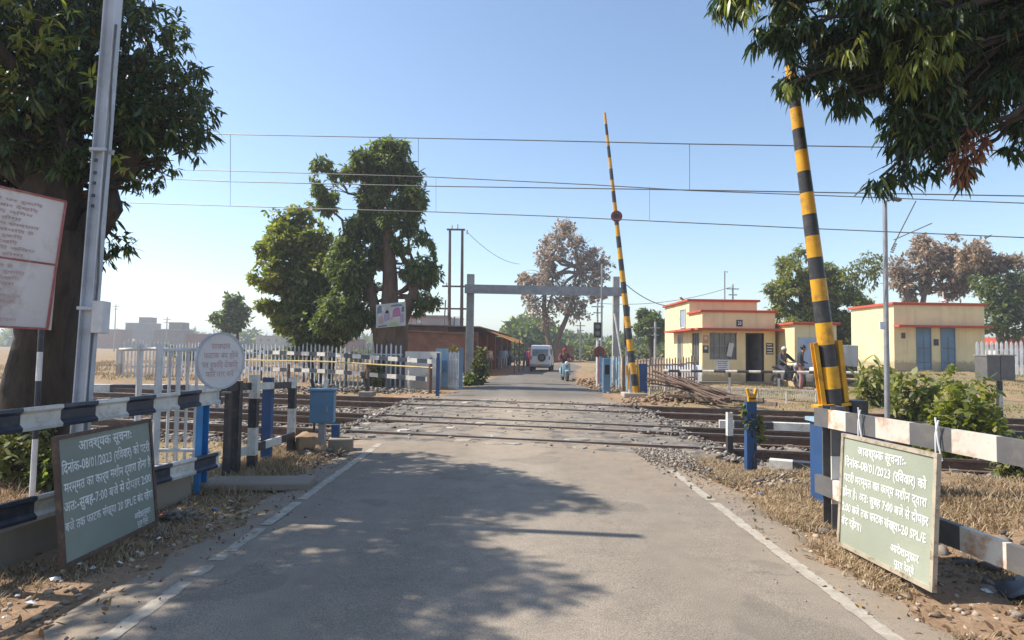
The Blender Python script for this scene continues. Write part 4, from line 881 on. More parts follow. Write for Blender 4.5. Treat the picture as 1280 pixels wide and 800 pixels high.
B2 = empty('side_block', (11.9, 25.5, 0.1), 'lower cream block beside the gate hut with a pale blue wall painting', 'building')
c2 = P(993, 402, 25.6); x2 = c2.x; h2 = c2.z-0.12
mb = MB(); wall_block(mb, x2, x2+1.75, 25.6, 29.5, 0, h2); mb.build('wall', M['cream'], B2)
mb = MB(); roof_slab(mb, x2, x2+1.75, 25.6, 29.5, h2, 0.12); mb.build('roof', M['redtrim'], B2)
a, b = P(1001, 474, 25.6), P(1023, 422, 25.6); mb = MB(); mb.box(((a.x+b.x)/2+0.05, 25.59, (a.z+b.z)/2), (b.x-a.x+0.3, 0.02, b.z-a.z)); mb.build('wall_painting', M['mural'], B2)

gb = 0.66; y3 = 35.0
B3 = empty('relay_hut', (22, y3, gb), 'cream hut with orange-red roof edge and two slate-blue doors on the far right', 'building')
cA = P(1117, 381, y3); cB = P(1230, 384, y3); xa, xb = cA.x, cB.x; zt = cA.z
mb = MB(); wall_block(mb, xa, xb, y3, y3+4.4, gb-0.5, zt); mb.build('wall', M['cream'], B3)
mb = MB(); roof_slab(mb, xa, xb, y3, y3+4.4, zt, 0.14, 0.15); mb.build('roof', M['redtrim'], B3)
zc = P(1150, 408, y3).z; mb = MB(); mb.box(((xa+xb)/2+0.05, y3-0.26, zc), (xb-xa+0.15, 0.52, 0.11)); mb.build('sunshade', M['redtrim'], B3)
for a0, a1 in ((1146.5, 1163), (1177, 1193)):
    a, b = P(a0, 440, y3), P(a1, 440, y3); o = opening(B3, 'door', a.x, b.x, gb+0.02, zc-0.12, y3, 'f', M['bluedoor'], M['bluedoor'])
    mb = MB()
    for zz in (0.5, 1.3): mb.box(((a.x+b.x)/2, y3-0.016, gb+zz), (b.x-a.x-0.15, 0.015, 0.05))
    mb.box(((a.x+b.x)/2, y3-0.016, gb+1.0), (0.03, 0.012, 1.9)); mb.build('rails', M['grey'], o)
for a0, a1, p0_, p1_, mt in ((1167, 1173, 424, 432, M['black']), (1126.5, 1131.5, 416, 423, M['rust'])):
    a, b = P(a0, p1_, y3), P(a1, p0_, y3); mb = MB(); mb.box(((a.x+b.x)/2, y3-0.012, (a.z+b.z)/2), (b.x-a.x, 0.02, b.z-a.z)); mb.build('notice_plate', mt, B3)
mb = MB(); q = P(1179, 376, y3+2); mb.tube([q-up*0.3, q+up*0.55], 0.03, 6); mb.sphere(q+Vector((0, 0, 0)), 0.16, 10, 6, sc=(1, 1, 0.6)); mb.build('roof_lamp', M['whiteclean'], B3)
mb = MB(); mb.box(((xa+xb)/2, y3+2.1, gb-0.03), (xb-xa+0.7, 5.2, 0.2)); mb.build('plinth', M['concrete'], B3)

# grey generator cabinet, bins, picket fence far right
a, b = P(1046, 471, 27), P(1073, 431, 27); t = empty('generator_cabinet', ((a.x+b.x)/2, 27.4, 0.4), 'grey and white generator cabinet beside the low cream block', 'cabinet')
mb = MB(); mb.box(((a.x+b.x)/2, 27.6, (a.z+b.z)/2+0.22), (b.x-a.x, 1.2, (b.z-a.z)*0.66), bev=0.02); mb.build('housing', M['offwhite'], t)
mb = MB(); mb.box(((a.x+b.x)/2, 27.62, a.z+0.2), (b.x-a.x-0.05, 1.1, 0.5)); mb.build('base_frame', M['black'], t)
mb = MB(); mb.box((a.x+0.23, 26.985, b.z-0.2), (0.36, 0.02, 0.34)); mb.build('label_plate', M['whiteclean'], t)
mb = MB(); mb.box((a.x-0.35, 27.7, (a.z+b.z)/2+0.1), (0.5, 1.0, 1.2), bev=0.02); mb.build('side_housing', M['whiteclean'], t)
for i, (a0, a1) in enumerate(((1235.5, 1251.5), (1253, 1270))):
    a, b = P(a0, 480, 26), P(a1, 445, 26); zg = gz(a.x, 26); t = empty('metal_bin', ((a.x+b.x)/2, 26.4, zg), ('left' if i == 0 else 'right')+' one of the two dark steel bins in front of the far right picket fence', 'bin', 'dark steel bins')
    mb = MB(); mb.box(((a.x+b.x)/2, 26.4, (b.z+zg)/2), (b.x-a.x, 0.7, b.z-zg), bev=0.02); mb.build('body', M['grey'], t)
    mb = MB(); mb.box(((a.x+b.x)/2, 26.4, b.z+0.025), (b.x-a.x+0.06, 0.78, 0.05)); mb.build('lid', M['galv'], t)
def picket_fence(a, b, h, gap, label, w_=0.07, rail=(0.3, 0.8), mat=None, hf=None, tops=True):
    a, b = Vector(a), Vector(b); L = (b-a).length; d = (b-a)/L; n_ = int(L/gap); mat = mat or M['whiteclean']
    t = empty('picket_fence', a.lerp(b, .5), label, 'fence'); mb = MB(); rz = math.atan2(d.y, d.x)
    for k in range(n_+1):
        p = a+d*(k*gap); g = gz(p.x, p.y) if hf is None else hf; z0 = g-0.1; hh = h*(1+0.02*math.sin(k*2.3))
        mb.box(p+up*((z0+g+hh)/2), (w_, 0.03, hh+0.1), rz)
        if tops: 
            s = d*w_/2; q = p+up*(g+hh); n2 = Vector((-d.y, d.x, 0))*0.015
            mb.add([q-s-n2, q+s-n2, q+up*w_-n2, q-s+n2, q+s+n2, q+up*w_+n2], [(0, 1, 2), (5, 4, 3), (0, 3, 4, 1), (1, 4, 5, 2), (2, 5, 3, 0)])
    o = mb.build('pickets', mat, t); mb = MB()
    for rr_ in rail:
        K = 8
        for k in range(K):
            p, q = a.lerp(b, k/K), a.lerp(b, (k+1)/K); z_ = h*rr_
            mb.box((p+q)/2+up*((gz(p.x, p.y)+gz(q.x, q.y))/2+z_)+Vector((-d.y, d.x, 0))*0.035, ((q-p).length, 0.03, 0.06), rz)
    mb.build('cross_rails', mat, t); return t
a, b = P(1232, 470, 30), P(1330, 470, 29); picket_fence((a.x, 30.5, 0), (b.x, 29.5, 0), 1.55, 0.2, 'white picket fence at the far right beside the hut with blue doors', 0.11)
# striped barrier pipe and low wire fence before the gate house
a, b = P(829, 463.5, 24.0), P(1076, 466, 22.5)
t = empty('striped_pipe_barrier', (9, 23.5, 0), 'thin black and white pipe barrier running in front of the gate hut', 'barrier')
pts, mis, d = rail_span(a, b, 0.42, 0.2); m2 = []
for i_, mm in enumerate(mis): m2.append(1-mm)
MB().tube(pts, 0.05, 8, mis=m2).build('pipe', [M['black'], M['white']], t)
for px_ in (832, 851, 916, 978, 1040):
    u = (px_-829)/(1076-829); p = a.lerp(b, u); g = gz(p.x, p.y); MB().tube([Vector((p.x, p.y+0.04, g-0.1)), Vector((p.x, p.y+0.04, g+0.5)), Vector((p.x, p.y+0.04, p.z))], 0.045 if px_ != 851 else 0.06, 8, mis=[1, 0]).build('post', [M['black'], M['white']], t)
t = empty('low_wire_fence', (8.5, 20.5, 0), 'low white-topped wire fence round the grass strip before the gate hut', 'fence')
a, b = P(812, 484, 20.8), P(1020, 486, 19.2)
mb = MB(); mb.box((a+b)/2, ((b-a).length, 0.04, 0.035), math.atan2(b.y-a.y, b.x-a.x)); mb.build('top_rail', M['white'], t)
for k in range(7):
    p = a.lerp(b, k/6); g = gz(p.x, p.y); MB().tube([Vector((p.x, p.y, g-0.1)), p], 0.022, 6).build('post', M['white'], t)
mb = MB()
for k in range(84):
    p = a.lerp(b, (k+0.5)/84); g = gz(p.x, p.y); mb.tube([Vector((p.x, p.y, p.z-0.3)), Vector((p.x, p.y, p.z-0.02))], 0.009, 4)
for z_ in (0.3, 0.55): mb.tube([a-up*z_, b-up*z_], 0.006, 4)
mb.build('wires', M['white'], t)

# brown picket fence between the far boom and the hut, rusty scrap
picket_fence((4.9, 24.6, 0), (7.9, 26.6, 0), 1.25, 0.17, 'weathered brownish picket fence between far boom and gate hut', 0.06, mat=paint('brown_weathered_picket', (0.30, 0.22, 0.18), (0.14, 0.08, 0.05), 0.5, 0.8))
sc_ = empty('scrap_heap', (6.0, 18.8, 0), 'heap of rusty rods and old rail pieces beside the far barrier boom', 'scrap')
rnd = random.Random(4); mb = MB()
for k in range(15):
    a = Vector((4.7+rnd.uniform(-0.3, 0.8), 20.6+rnd.uniform(-1, 0.8), 0.95-0.03*k+rnd.uniform(-0.1, 0.1))); a.z = max(0.05, a.z); b = Vector((7.0+rnd.uniform(-1.2, 0.5), 17.9+rnd.uniform(-0.5, 1.6), 0.03+rnd.uniform(0, 0.18)))
    mb.tube([a, b], rnd.choice([0.018, 0.025, 0.04]), 6)
mb.build('rods', M['rust'], sc_)
mb = MB()
for k in range(7): mb.box((5.0+0.36*k, 19.5-0.3*k, 0.12+0.05*(k % 3)), (0.9+0.2*(k % 2), 0.1, 0.12), rnd.uniform(-0.9, 0.3), bev=0.01)
mb.build('old_sleepers', bark('grey_brown_timber', (0.12, 0.08, 0.055), (0.28, 0.21, 0.15)), sc_)

# thin mast on the right with a lamp bracket
mp = G(1109, 523, 0); zg = gz(mp.x, mp.y); t = empty('lamp_pole', (mp.x, mp.y, zg), 'slender grey-brown pole with a small plate, right of the near boom', 'pole')
tp2 = P(1106, 252, mp.y); mb = MB(); mb.tube([Vector((mp.x, mp.y, zg-0.1)), Vector(((mp.x+tp2.x)/2, mp.y, tp2.z/2)), tp2], [0.062, 0.058, 0.05], 10); mb.build('pole', M['galv'], t, True)
q = P(1103.5, 407, mp.y-0.08); mb = MB(); mb.box(q, (0.15, 0.03, 0.19)); mb.build('plate', M['whiteclean'], t)
mb = MB(); q = P(1116, 249, mp.y); mb.tube([tp2, q], 0.02, 6); mb.box(q+Vector((0.08, 0, 0)), (0.22, 0.12, 0.07), rot=Matrix.Rotation(0.2, 3, 'Y')); mb.build('lamp_head', M['grey'], t)
# cantilever bracket of the overhead line beyond it
q0 = P(1114, 312, 21.5); t = empty('cantilever_mast', (q0.x+0.5, 21.6, 0.2), 'thin overhead line mast with slanting cantilever arm and insulator behind the slender pole', 'mast')
bx_ = P(1111, 480, 21.6); mb = MB(); mb.tube([(bx_.x, 21.6, 0), (bx_.x-0.05, 21.6, P(1109, 280, 21.6).z)], 0.05, 8); mb.build('column', M['galv'], t)
mb = MB(); mb.tube([q0, P(1145, 251, 21)], 0.02, 6); mb.tube([P(1117, 300, 21.3), P(1165, 279, 20.4)], 0.018, 6); mb.build('arm', M['grey'], t)
mb = MB(); a, b = P(1115, 315, 21.4), P(1119, 305, 21.3)
for k in range(5): disc(mb, a.lerp(b, k/4), (b-a).normalized(), 0.06, 0.03, 10)
mb.build('insulator', M['brownframe'], t)

# striped stub post near the right bushes
chan_post('marker_post', 1252, 532, 1.0, 0.085, [M['black'], M['white'], M['black']], 'black and white stub post among the bushes at the right edge', [0.45, 0.45, 0.4])

# ------------------------------------------------------------------ height gauge, signal, cabinets on the far side
gp = empty('height_gauge', (1.2, 28.5, 0), 'grey goal-post height gauge spanning the road beyond the tracks', 'height gauge')
YG = 28.5
def cpost(px_, t_, r_, y, nm, par, mat, zb=-0.1):
    a = P(px_, t_, y); mb = MB(); mb.box((a.x, y, (a.z+zb)/2), (r_*2, r_*2, a.z-zb), bev=0.012); return mb.build(nm, mat, par)
cpost(588.5, 343, 0.17, YG, 'post', gp, M['poleconc']); cpost(770, 346, 0.15, YG, 'post', gp, M['poleconc'])
a, b = P(581, 361, YG-0.3), P(781, 365, YG-0.3); rot_ = (b-a).normalized(); mb = MB()
mb.extrude([(-0.1, -0.2), (0.1, -0.2), (0.1, -0.17), (-0.07, -0.17), (-0.07, 0.17), (0.1, 0.17), (0.1, 0.2), (-0.1, 0.2)], [a, b], Vector((0, 1, 0)), up); mb.build('beam', M['galv'], gp)
# two-lamp signal on a post with a red disc
sgp = P(746.5, 470, 26.5); t = empty('road_signal', (sgp.x, 26.5, 0), 'black two-lamp signal on a white post with a round red target beside it', 'signal')
mb = MB(); z_t = P(746, 422, 26.5).z; mb.tube([(sgp.x, 26.5, -0.1), (sgp.x, 26.5, z_t)], 0.05, 8); mb.build('post', M['whiteclean'], t)
a, b = P(742, 422, 26.5), P(751.5, 403, 26.5); mb = MB(); mb.box(((a.x+b.x)/2, 26.5, (a.z+b.z)/2), (b.x-a.x, 0.16, b.z-a.z), bev=0.02); hd_ = mb.build('head', M['black'], t)
for zf in (0.28, 0.72): disc(mb := MB(), Vector(((a.x+b.x)/2, 26.41, a.z+(b.z-a.z)*zf)), Vector((0, -1, 0)), 0.1, 0.02, 20); mb.build('lens', M['glass'], hd_)
q = P(749, 440, 25.9); disc(mb := MB(), q, Vector((0.1, -1, 0)).normalized(), 0.24, 0.03, 28); mb.tube([q+Vector((0, 0.05, -1.2)), q+Vector((0, 0.05, 0.2))], 0.03, 6); td = mb.build('target_disc', M['red'], t)
disc(mb := MB(), q+Vector((0, -0.02, 0)), Vector((0.1, -1, 0)).normalized(), 0.13, 0.02, 24); mb.build('disc_centre', M['rust'], td)
for (px_, tp__, y, r_, lab, mat) in ((752.5, 330, 27.6, 0.045, 'tall thin grey pole just left of the right gauge post', M['galv']), (783.5, 383, 27.0, 0.13, 'dark boxy post with black upper half, just left of the far boom', M['black'])):
    a = P(px_, tp__, y); mb = MB()
    if r_ < 0.1: mb.tube([(a.x, y, -0.1), a], r_, 8)
    else: mb.tube([(a.x, y, -0.1), (a.x, y, 1.8)], 0.05, 8, mi=1); mb.box((a.x, y, (1.8+a.z)/2), (0.24, 0.2, a.z-1.8), bev=0.02)
    tag(mb.build('signal_pole', [mat, M['galv']]), lab, 'pole')
mb = MB(); a, b = P(777, 448, 25), P(768, 392, 25.2); mb.tube([a, b], 0.04, 8); mb.tube([a, P(779, 475, 24.8)], 0.04, 8); tag(mb.build('leaning_pipe', M['white']), 'leaning white pipe between the gauge post and the far boom', 'pipe')
cbx = G(758, 490); t = empty('blue_cabinet', cbx, 'tall pale blue cabinet with dark openings right of the far road', 'cabinet')
mb = MB(); mb.box(cbx+up*0.62, (0.27, 0.3, 1.3), bev=0.012); mb.build('body', M['boxblue'], t)
mb = MB(); mb.box(cbx+Vector((0, -0.156, 0.85)), (0.16, 0.012, 0.35)); mb.build('opening', M['dark'], t)  # near-black plate on the front, painted as the shade inside an opening
mb = MB(); mb.tube([cbx+Vector((-0.26, -0.1, 0)), cbx+Vector((-0.26, -0.1, 1.35))], 0.025, 6); mb.build('side_pipe', M['blue'], t)
rp = G(779, 493); mb = MB(); mb.tube([rp-up*0.05, rp+up*1.35], 0.055, 8); tag(mb.build('rusty_post', M['rust']), 'rusty round post just left of the far boom pedestal', 'post')
picket_fence(P(764, 470, 26).xy.to_3d(), P(792, 470, 25).xy.to_3d(), 1.35, 0.15, 'pale blue bar fence between the blue cabinet and far boom', 0.05, mat=M['paleblue'], tops=False)
# left of the far road: fence cabinet gate, posts
cbx = P(552, 470, 25); t = empty('gate_cabinet', (cbx.x, 25, 0), 'pale blue-white metal gate panel with a box, left of the far road', 'gate')
mb = MB(); mb.box((cbx.x, 25, 0.8), (0.5, 0.06, 1.5)); mb.build('panel', M['paleblue'], t); mb = MB(); mb.box((cbx.x+0.05, 24.9, 0.85), (0.35, 0.16, 0.45), bev=0.01); mb.build('box', M['boxblue'], t)
picket_fence((P(561, 470, 24.5).x, 24.5, 0), (P(575, 470, 23.8).x, 23.8, 0), 1.45, 0.12, 'small bar fence beside the pale blue gate panel', 0.045, mat=M['whiteclean'], tops=False)
for px_, lab, mt in ((576, 'grey-blue post at the right end of the small bar fence', M['boxblue']),):
    q = P(px_, 470, 23.6); mb = MB(); mb.box((q.x, 23.6, 0.75), (0.14, 0.14, 1.65)); tag(mb.build('fence_post', mt), lab, 'post')
q = G(547, 494); mb = MB(); mb.box(q+up*0.6, (0.12, 0.12, 1.3)); mb.box(q+up*1.3, (0.1, 0.1, 0.2)); tag(mb.build('fence_post', M['dblue']), 'dark blue post at the right end of the striped fence', 'post')

# striped barrier fence left beyond the tracks, yellow pipe, white pickets behind
sf = empty('striped_fence', (-9, 27, 0), 'black and white two-rail fence with posts beyond the tracks, left of the road', 'fence')
def chain(name, pix, ys_, w_, step, mats, par):
    for i in range(len(pix)-1):
        a, b = P(*pix[i], ys_[i]), P(*pix[i+1], ys_[i+1]); pts, mis, d = rail_span(a, b, step, 0.01)
        MB().extrude([(-.03, -w_), (.03, -w_), (.03, w_), (-.03, w_)], pts, d.cross(up).normalized(), up, mis=mis).build(name, mats, par)
chain('top_rail', [(300, 439), (410, 443), (540, 452)], [29, 25.6, 22.4], 0.08, 0.5, [M['white'], M['navy']], sf)
chain('bottom_rail', [(300, 460), (410, 464), (534, 474)], [29, 25.6, 22.4], 0.08, 0.5, [M['white'], M['navy']], sf)
for i in range(10):
    u = i/9; px_ = 300+238*u; y = 29-6.6*u; a = P(px_, 437+14*u, y); MB().tube([Vector((a.x, y+0.08, -0.1)), Vector((a.x, y+0.08, a.z+0.12))], 0.055, 8).build('post', M['grey'] if i % 2 else M['white'], sf)
mb = MB(); pts = [P(302, 450, 28), P(410, 452, 24.8), P(541, 460, 21.8)]; mb.tube(pts, 0.03, 8); 
t = empty('yellow_pipe_barrier', (-8, 26, 0), 'thin yellow pipe running along the striped fence on the left', 'barrier'); mb.build('pipe', M['dullyellow'], t)
for px_, y in ((361, 26.6), (460, 23.7), (538, 21.9)):
    a = P(px_, 455, y); MB().tube([(a.x, y, -0.1), (a.x, y, a.z)], 0.07, 8).build('post', M['rust'], t)
picket_fence((P(154, 470, 30).x, 30, 0), (P(212, 470, 31).x, 31, 0), 1.75, 0.155, 'taller blue-white picket fence left of the round sign', 0.08)
picket_fence((P(212, 470, 31).x, 31, 0), (P(502, 470, 24.3).x, 24.3, 0), 1.62, 0.24, 'long low white picket fence behind the striped fence', 0.065, mat=M['greywhite'])
a, b = P(154, 470, 30), P(152, 470, 30); mb = MB(); mb.box((a.x-0.2, 30, 0.75), (0.22, 0.22, 1.7)); tag(mb.build('gate_pillar', M['offwhite']), 'off-white pillar at the left end of the taller picket fence', 'pillar')
mb = MB(); a, b = P(500, 470, 30), P(545, 470, 27); mb.box(((a.x+b.x)/2+0.9, 24.1, 0.7), (1.5, 0.12, 1.45), -0.3); tag(mb.build('white_wall', M['offwhite']), 'short off-white wall between the pickets and the blue-white gate panel', 'wall')
mb = MB(); q = G(735-0, 470); q = G(459, 494); mb.box(q+up*0.05, (0.5, 0.4, 0.16), bev=0.03); mb.box(q+up*0.3, (0.12, 0.12, 0.5), mi=1); tag(mb.build('track_marker', [M['concrete'], M['black']]), 'black stub on a concrete foot before the striped fence', 'marker')

# ------------------------------------------------------------------ shops, house, poles on the left
sh = empty('brick_shops', (-3, 45, 0), 'long low brick shop row with dark open fronts, left of the far road', 'building')
fx0, fy0, fx1, fy1 = -2.1, 38.0, 0.0, 62.0
d = Vector((fx1-fx0, fy1-fy0, 0)).normalized(); nl = Vector((-d.y, d.x, 0)); LL_ = math.hypot(fx1-fx0, fy1-fy0); rz = math.atan2(d.y, d.x); O = Vector((fx0, fy0, 0))
def at(u, v, z): return O+d*u+nl*v+up*z
mb = MB()
mb.box(at(LL_/2, 4.2, 1.45), (LL_, 4.6, 2.9), rz); k = 0
for u in (0.15, 4.9, 9.8, 14.6, 19.4, LL_-0.15): mb.box(at(u, 0.95, 1.3), (0.35, 1.9, 2.6), rz)
mb.build('wall', M['brick'], sh)
mb = MB(); mb.box(at(LL_/2, 3.4, 2.98), (LL_+0.8, 7.2, 0.07), rot=Matrix.Rotation(rz, 3, 'Z')@Matrix.Rotation(0.02, 3, 'X')); mb.build('tin_roof', M['tin'], sh)
mb = MB()
for u in (2.5, 12.2): mb.box(at(u, 1.88, 1.2), (3.9, 0.05, 2.3), rz)
mb.build('shop_shade_sheet', M['dark'], sh)  # near-black sheets on the back wall put the shops' inner shade into colour
mb = MB(); mb.box(at(2.2, 0.6, 1.1), (0.6, 0.05, 2.1), rz); mb.build('door_panel', M['galv'], sh)
V = []; F = []; nu, nv = 12, 6
for j in range(nv+1):
    for i in range(nu+1):
        p = at(1.2+8.0*i/nu, -0.1-2.1*j/nv, 2.85-0.75*j/nv-0.13*math.sin(i/nu*math.pi*2.5)*j/nv); V.append(p)
for j in range(nv):
    for i in range(nu): s_ = j*(nu+1)+i; F.append((s_, s_+1, s_+nu+2, s_+nu+1))
mb = MB(); mb.add(V, F); mb.build('awning', M['awning'], sh)
mb = MB()
for i in (0, 6, 12): p = V[nv*(nu+1)+i]; mb.tube([Vector((p.x, p.y, 0)), p], 0.035, 6)
mb.build('awning_poles', M['rust'], sh)
bw = empty('brick_shed', (-6, 36.5, 0), 'low red brick shed left of the shop row behind the poles', 'building')
mb = MB(); mb.box((-5.3, 38.8, 1.2), (5.4, 3.6, 2.6)); mb.build('wall', M['brick'], bw); mb = MB(); mb.box((-5.3, 38.8, 2.56), (5.8, 4.1, 0.08), rot=Matrix.Rotation(0.03, 3, 'Y')); mb.build('roof', M['tin'], bw)
hs = empty('pale_house', (-7, 55, 0), 'pale rendered house behind the brick shed with a pinkish wall', 'building')
mb = MB(); mb.box((-8.0, 56, 2.1), (4.6, 5, 4.4)); mb.build('wall', paint('pinkish_render', (0.45, 0.36, 0.33), (0.3, 0.24, 0.22), 0.4, 0.9, 1.5, bumpd=0), hs); mb = MB(); mb.box((-8.0, 56, 4.36), (4.9, 5.3, 0.14)); mb.build('roof', M['concrete'], hs)
mb = MB(); mb.box((-7.2, 53.46, 2.9), (0.9, 0.06, 1.0)); wn_ = mb.build('window', M['glass'], hs); mb = MB(); mb.box((-7.2, 53.42, 2.34), (1.1, 0.12, 0.08)); mb.build('sill', M['concrete'], wn_)
q = P(556, 404, 58); mb = MB(); mb.tube([(q.x, 58, 0), (q.x, 58, q.z+0.4)], 1.75, 26); mb.tube([(q.x, 58, q.z+0.4), (q.x, 58, q.z+0.62)], [1.85, 1.6], 26, mi=0); tag(mb.build('round_tank', M['offwhite'], None, True), 'round beige water tank above the brick shed roofs', 'water tank')
mb = MB()
for i, (px_, py_) in enumerate(((514, 399), (521, 404), (527, 396))):
    q = P(px_, py_, 45); mb.tube([Vector((q.x, 45, 2.4)), q+up*0.3], 0.02, 5, mi=0); mb.add([q+up*0.3, q+up*0.02, q+Vector((0.45, 0.05, 0.08)), q+Vector((0.0, 0.02, 0.3))], [(0, 1, 2)], 1 if i != 1 else 2)
tag(mb.build('flag_poles', [M['rust'], M['red'], M['whiteclean']]), 'small red and white flags on sticks above the brick shed', 'flags')
# twin-pole electric structure
dp = empty('twin_pole_structure', (-4.3, 45, 0), 'pair of tall electric poles joined by cross-arms, left of the height gauge', 'electric pole')
for px_ in (562.5, 578): 
    a = P(px_, 286, 45); MB().tube([(a.x+0.1, 45, -0.1), a], [0.15, 0.09], 8).build('pole', M['brownframe'], dp)
for y_, e in ((287, 4), (358, 10), (386, 14)): mb = MB(); mb.box((P(570, y_, 45)), ((15+2*e)*45/770, 0.12, 0.12)); mb.build('cross_arm', M['brownframe'], dp)
for px_, py_ in ((565, 284), (572, 283), (584, 290), (558, 356), (585, 356)):
    q = P(px_, py_, 45); mb = MB(); mb.tube([q-up*0.15, q+up*0.15], 0.06, 6); mb.build('insulator', M['offwhite'], dp)
for px_, t_, y, r_, lab in ((557, 375, 43, 0.05, 'short thin pole just left of the twin poles'), (568, 396, 41, 0.06, 'short leaning pole between the twin poles')):
    a = P(px_, t_, y); mb = MB(); mb.tube([(a.x-0.2, y, -0.1), a], r_, 6); tag(mb.build('wooden_pole', M['palebark']), lab, 'pole')
def epole(px_, t_, y, lab, arm=1.2, mat=None):
    a = P(px_, t_, y); t = empty('electric_pole', (a.x, y, 0), lab, 'electric pole'); MB().tube([(a.x, y, -0.1), a], [0.13, 0.08], 8).build('pole', mat or M['poleconc'], t)
    mb = MB(); mb.box(a-up*0.5, (arm, 0.1, 0.1)); mb.box(a-up*1.1, (arm*0.7, 0.1, 0.1)); mb.build('cross_arm', M['galv'], t); return t
epole(725.5, 402, 75, 'distant pale electric pole right of the big bare tree'); epole(747, 377, 60, 'electric pole behind the two-lamp signal')
epole(819, 402, 50, 'concrete pole with a box left of the gate hut', 0.8); epole(916, 355, 62, 'electric pole behind the gate hut roof'); epole(145, 380, 130, 'very distant thin pole on the left horizon', 1.5); epole(209, 396, 120, 'distant pole above the taller picket fence', 1.5)
# service wires
def wire(name, pts, r_, label, cat='wire', mat=None, parent=None):
    o = MB().tube(pts, r_, 5).build(name, mat or M['wire'], parent); return tag(o, label, cat) if label else o
def sagged(a, b, s, n=14): return [Vector(a).lerp(Vector(b), i/n)-up*(4*s*(i/n)*(1-i/n)) for i in range(n+1)]
wire('service_wire', sagged(P(585, 291, 45), P(649, 330, 60), 0.5), 0.02, 'thin wire from the twin poles towards the bare tree')
wire('service_wire', sagged(P(776, 350, 28), P(838, 383, 31), 0.25), 0.022, 'thin wire from the gauge post to the gate hut roof')
wire('service_wire', sagged(P(747, 379, 60), P(916, 358, 62), 0.7), 0.025, 'long thin wire behind the far boom to the pole over the hut')

# ------------------------------------------------------------------ overhead line of the railway
def ohe(label, c1, c2, drops, y0, catpx, conpx, ext=0.6):
    f = lambda pt: (lambda u: P(pt[0], pt[1], y0/(1+TS*u)))((pt[0]-640)/FPX)
    t = empty('overhead_line', (0, y0, 0), label, 'overhead line')
    for nm, px_ in (('catenary_wire', catpx), ('contact_wire', conpx)):
        pts = [f(p) for p in px_]; d0 = (pts[0]-pts[1]).normalized(); d1 = (pts[-1]-pts[-2]).normalized()
        pts = [pts[0]+d0*30]+pts+[pts[-1]+d1*30]; MB().tube(pts, 0.010 if y0 < 14 else 0.013, 5).build(nm, M['wire'], t)
    for (x_, y_a, y_b) in drops: MB().tube([f((x_, y_a)), f((x_, y_b))], 0.005, 4).build('dropper', M['wire'], t)
    return t
ohe('pair of overhead wires of the nearer track, the topmost wire in the sky', 0, 0, [(523, 172, 232), (862, 180, 237), (288, 168, 227)], 11.5,
    [(150, 163), (285, 168), (640, 175), (862, 180), (1105, 184), (1280, 189)], [(150, 221), (288, 227), (550, 233), (800, 236.5), (1280, 245)])
ohe('pair of overhead wires of the farther track, the lowest wire in the sky', 0, 0, [(288, 214, 257), (545, 222, 265), (812, 233, 275)], 17.1,
    [(190, 211), (280, 213.5), (533, 221), (740, 231), (860, 238), (1280, 254)], [(175, 254), (335, 259), (545, 265), (680, 270), (1000, 285), (1280, 297)])

# ------------------------------------------------------------------ trees
def PB(L, sq=1.0):
    """(px, py, distance, radius in px) -> blobs in metres"""
    out = []
    for b in L:
        c = P(b[0], b[1], b[2]); r_ = b[3]*b[2]/FPX; ry = b[4] if len(b) > 4 else 1.0; out.append((c.x, c.y, c.z, r_, r_*ry, r_*sq*(b[5] if len(b) > 5 else 1)))
    return out
# big mango on the left
t = empty('mango_tree', (-5.65, 7.4, 0), 'big dark mango tree with thick trunk at the left edge, overhanging the leaning mast', 'tree')
mb = MB(); solid_trunk(mb, [(-5.7, 7.5, -0.2), (-5.68, 7.45, 0.3), (-5.62, 7.4, 0.9), (-5.6, 7.4, 1.6), (-5.55, 7.35, 2.3), (-5.5, 7.3, 2.9)], [0.50, 0.42, 0.37, 0.35, 0.37, 0.42], 40, 3, 0.2)
for (e, r0_, r1_, sd2_) in (((-7.2, 7.0, 4.6), 0.34, 0.16, 1), ((-5.4, 7.0, 5.3), 0.36, 0.17, 2), ((-4.55, 7.3, 3.9), 0.24, 0.1, 3), ((-6.3, 8.2, 5.2), 0.3, 0.15, 4)):
    p = limb_path((-5.55, 7.35, 2.3 if sd2_ != 3 else 1.95), e, 0, 0.14, 7, sd2_); mb.tube(p, [r0_+(r1_-r0_)*i/7 for i in range(8)], 12)
BL1 = PB([(70, 40, 7.6, 120), (150, 110, 7.5, 92), (205, 150, 7.3, 60), (190, 60, 7.5, 60), (228, 105, 7.3, 38), (100, 170, 7.4, 70), (20, 130, 7.7, 100), (-60, 60, 7.6, 140), (-70, 190, 7.5, 90), (30, 200, 7.4, 60),
          (150, 0, 7.6, 75), (60, -90, 7.6, 150), (-100, -100, 7.4, 150), (140, -130, 7.4, 100), (232, 172, 7.3, 30), (160, 195, 7.4, 42), (-130, -200, 5.4, 190), (200, 125, 8.2, 66), (225, 165, 8.6, 42), (160, 190, 9.0, 60), (120, 120, 8.8, 80),
          (-40, -330, 4.8, 170), (-280, -150, 5.0, 180), (-300, 40, 5.4, 130), (135, 260, 7.5, 26), (150, 300, 7.6, 24), (132, 325, 7.6, 20), (254, 145, 7.3, 22), (-180, -330, 4.2, 170), (172, 232, 7.3, 16), (205, 210, 7.4, 18), (60, 110, 6.7, 70), (25, 175, 6.8, 62), (90, 195, 6.8, 42), (40, 30, 6.8, 60), (-20, 120, 6.7, 60)])
BL1 = [(min(b[0], (0.75 if b[1]-0.2*b[2] > 5.2 else 0.3)-b[2]/1.13-1.05*b[3]) if b[2] > 5.0 or b[1] < 6.3 else b[0],)+tuple(b[1:]) for b in BL1]
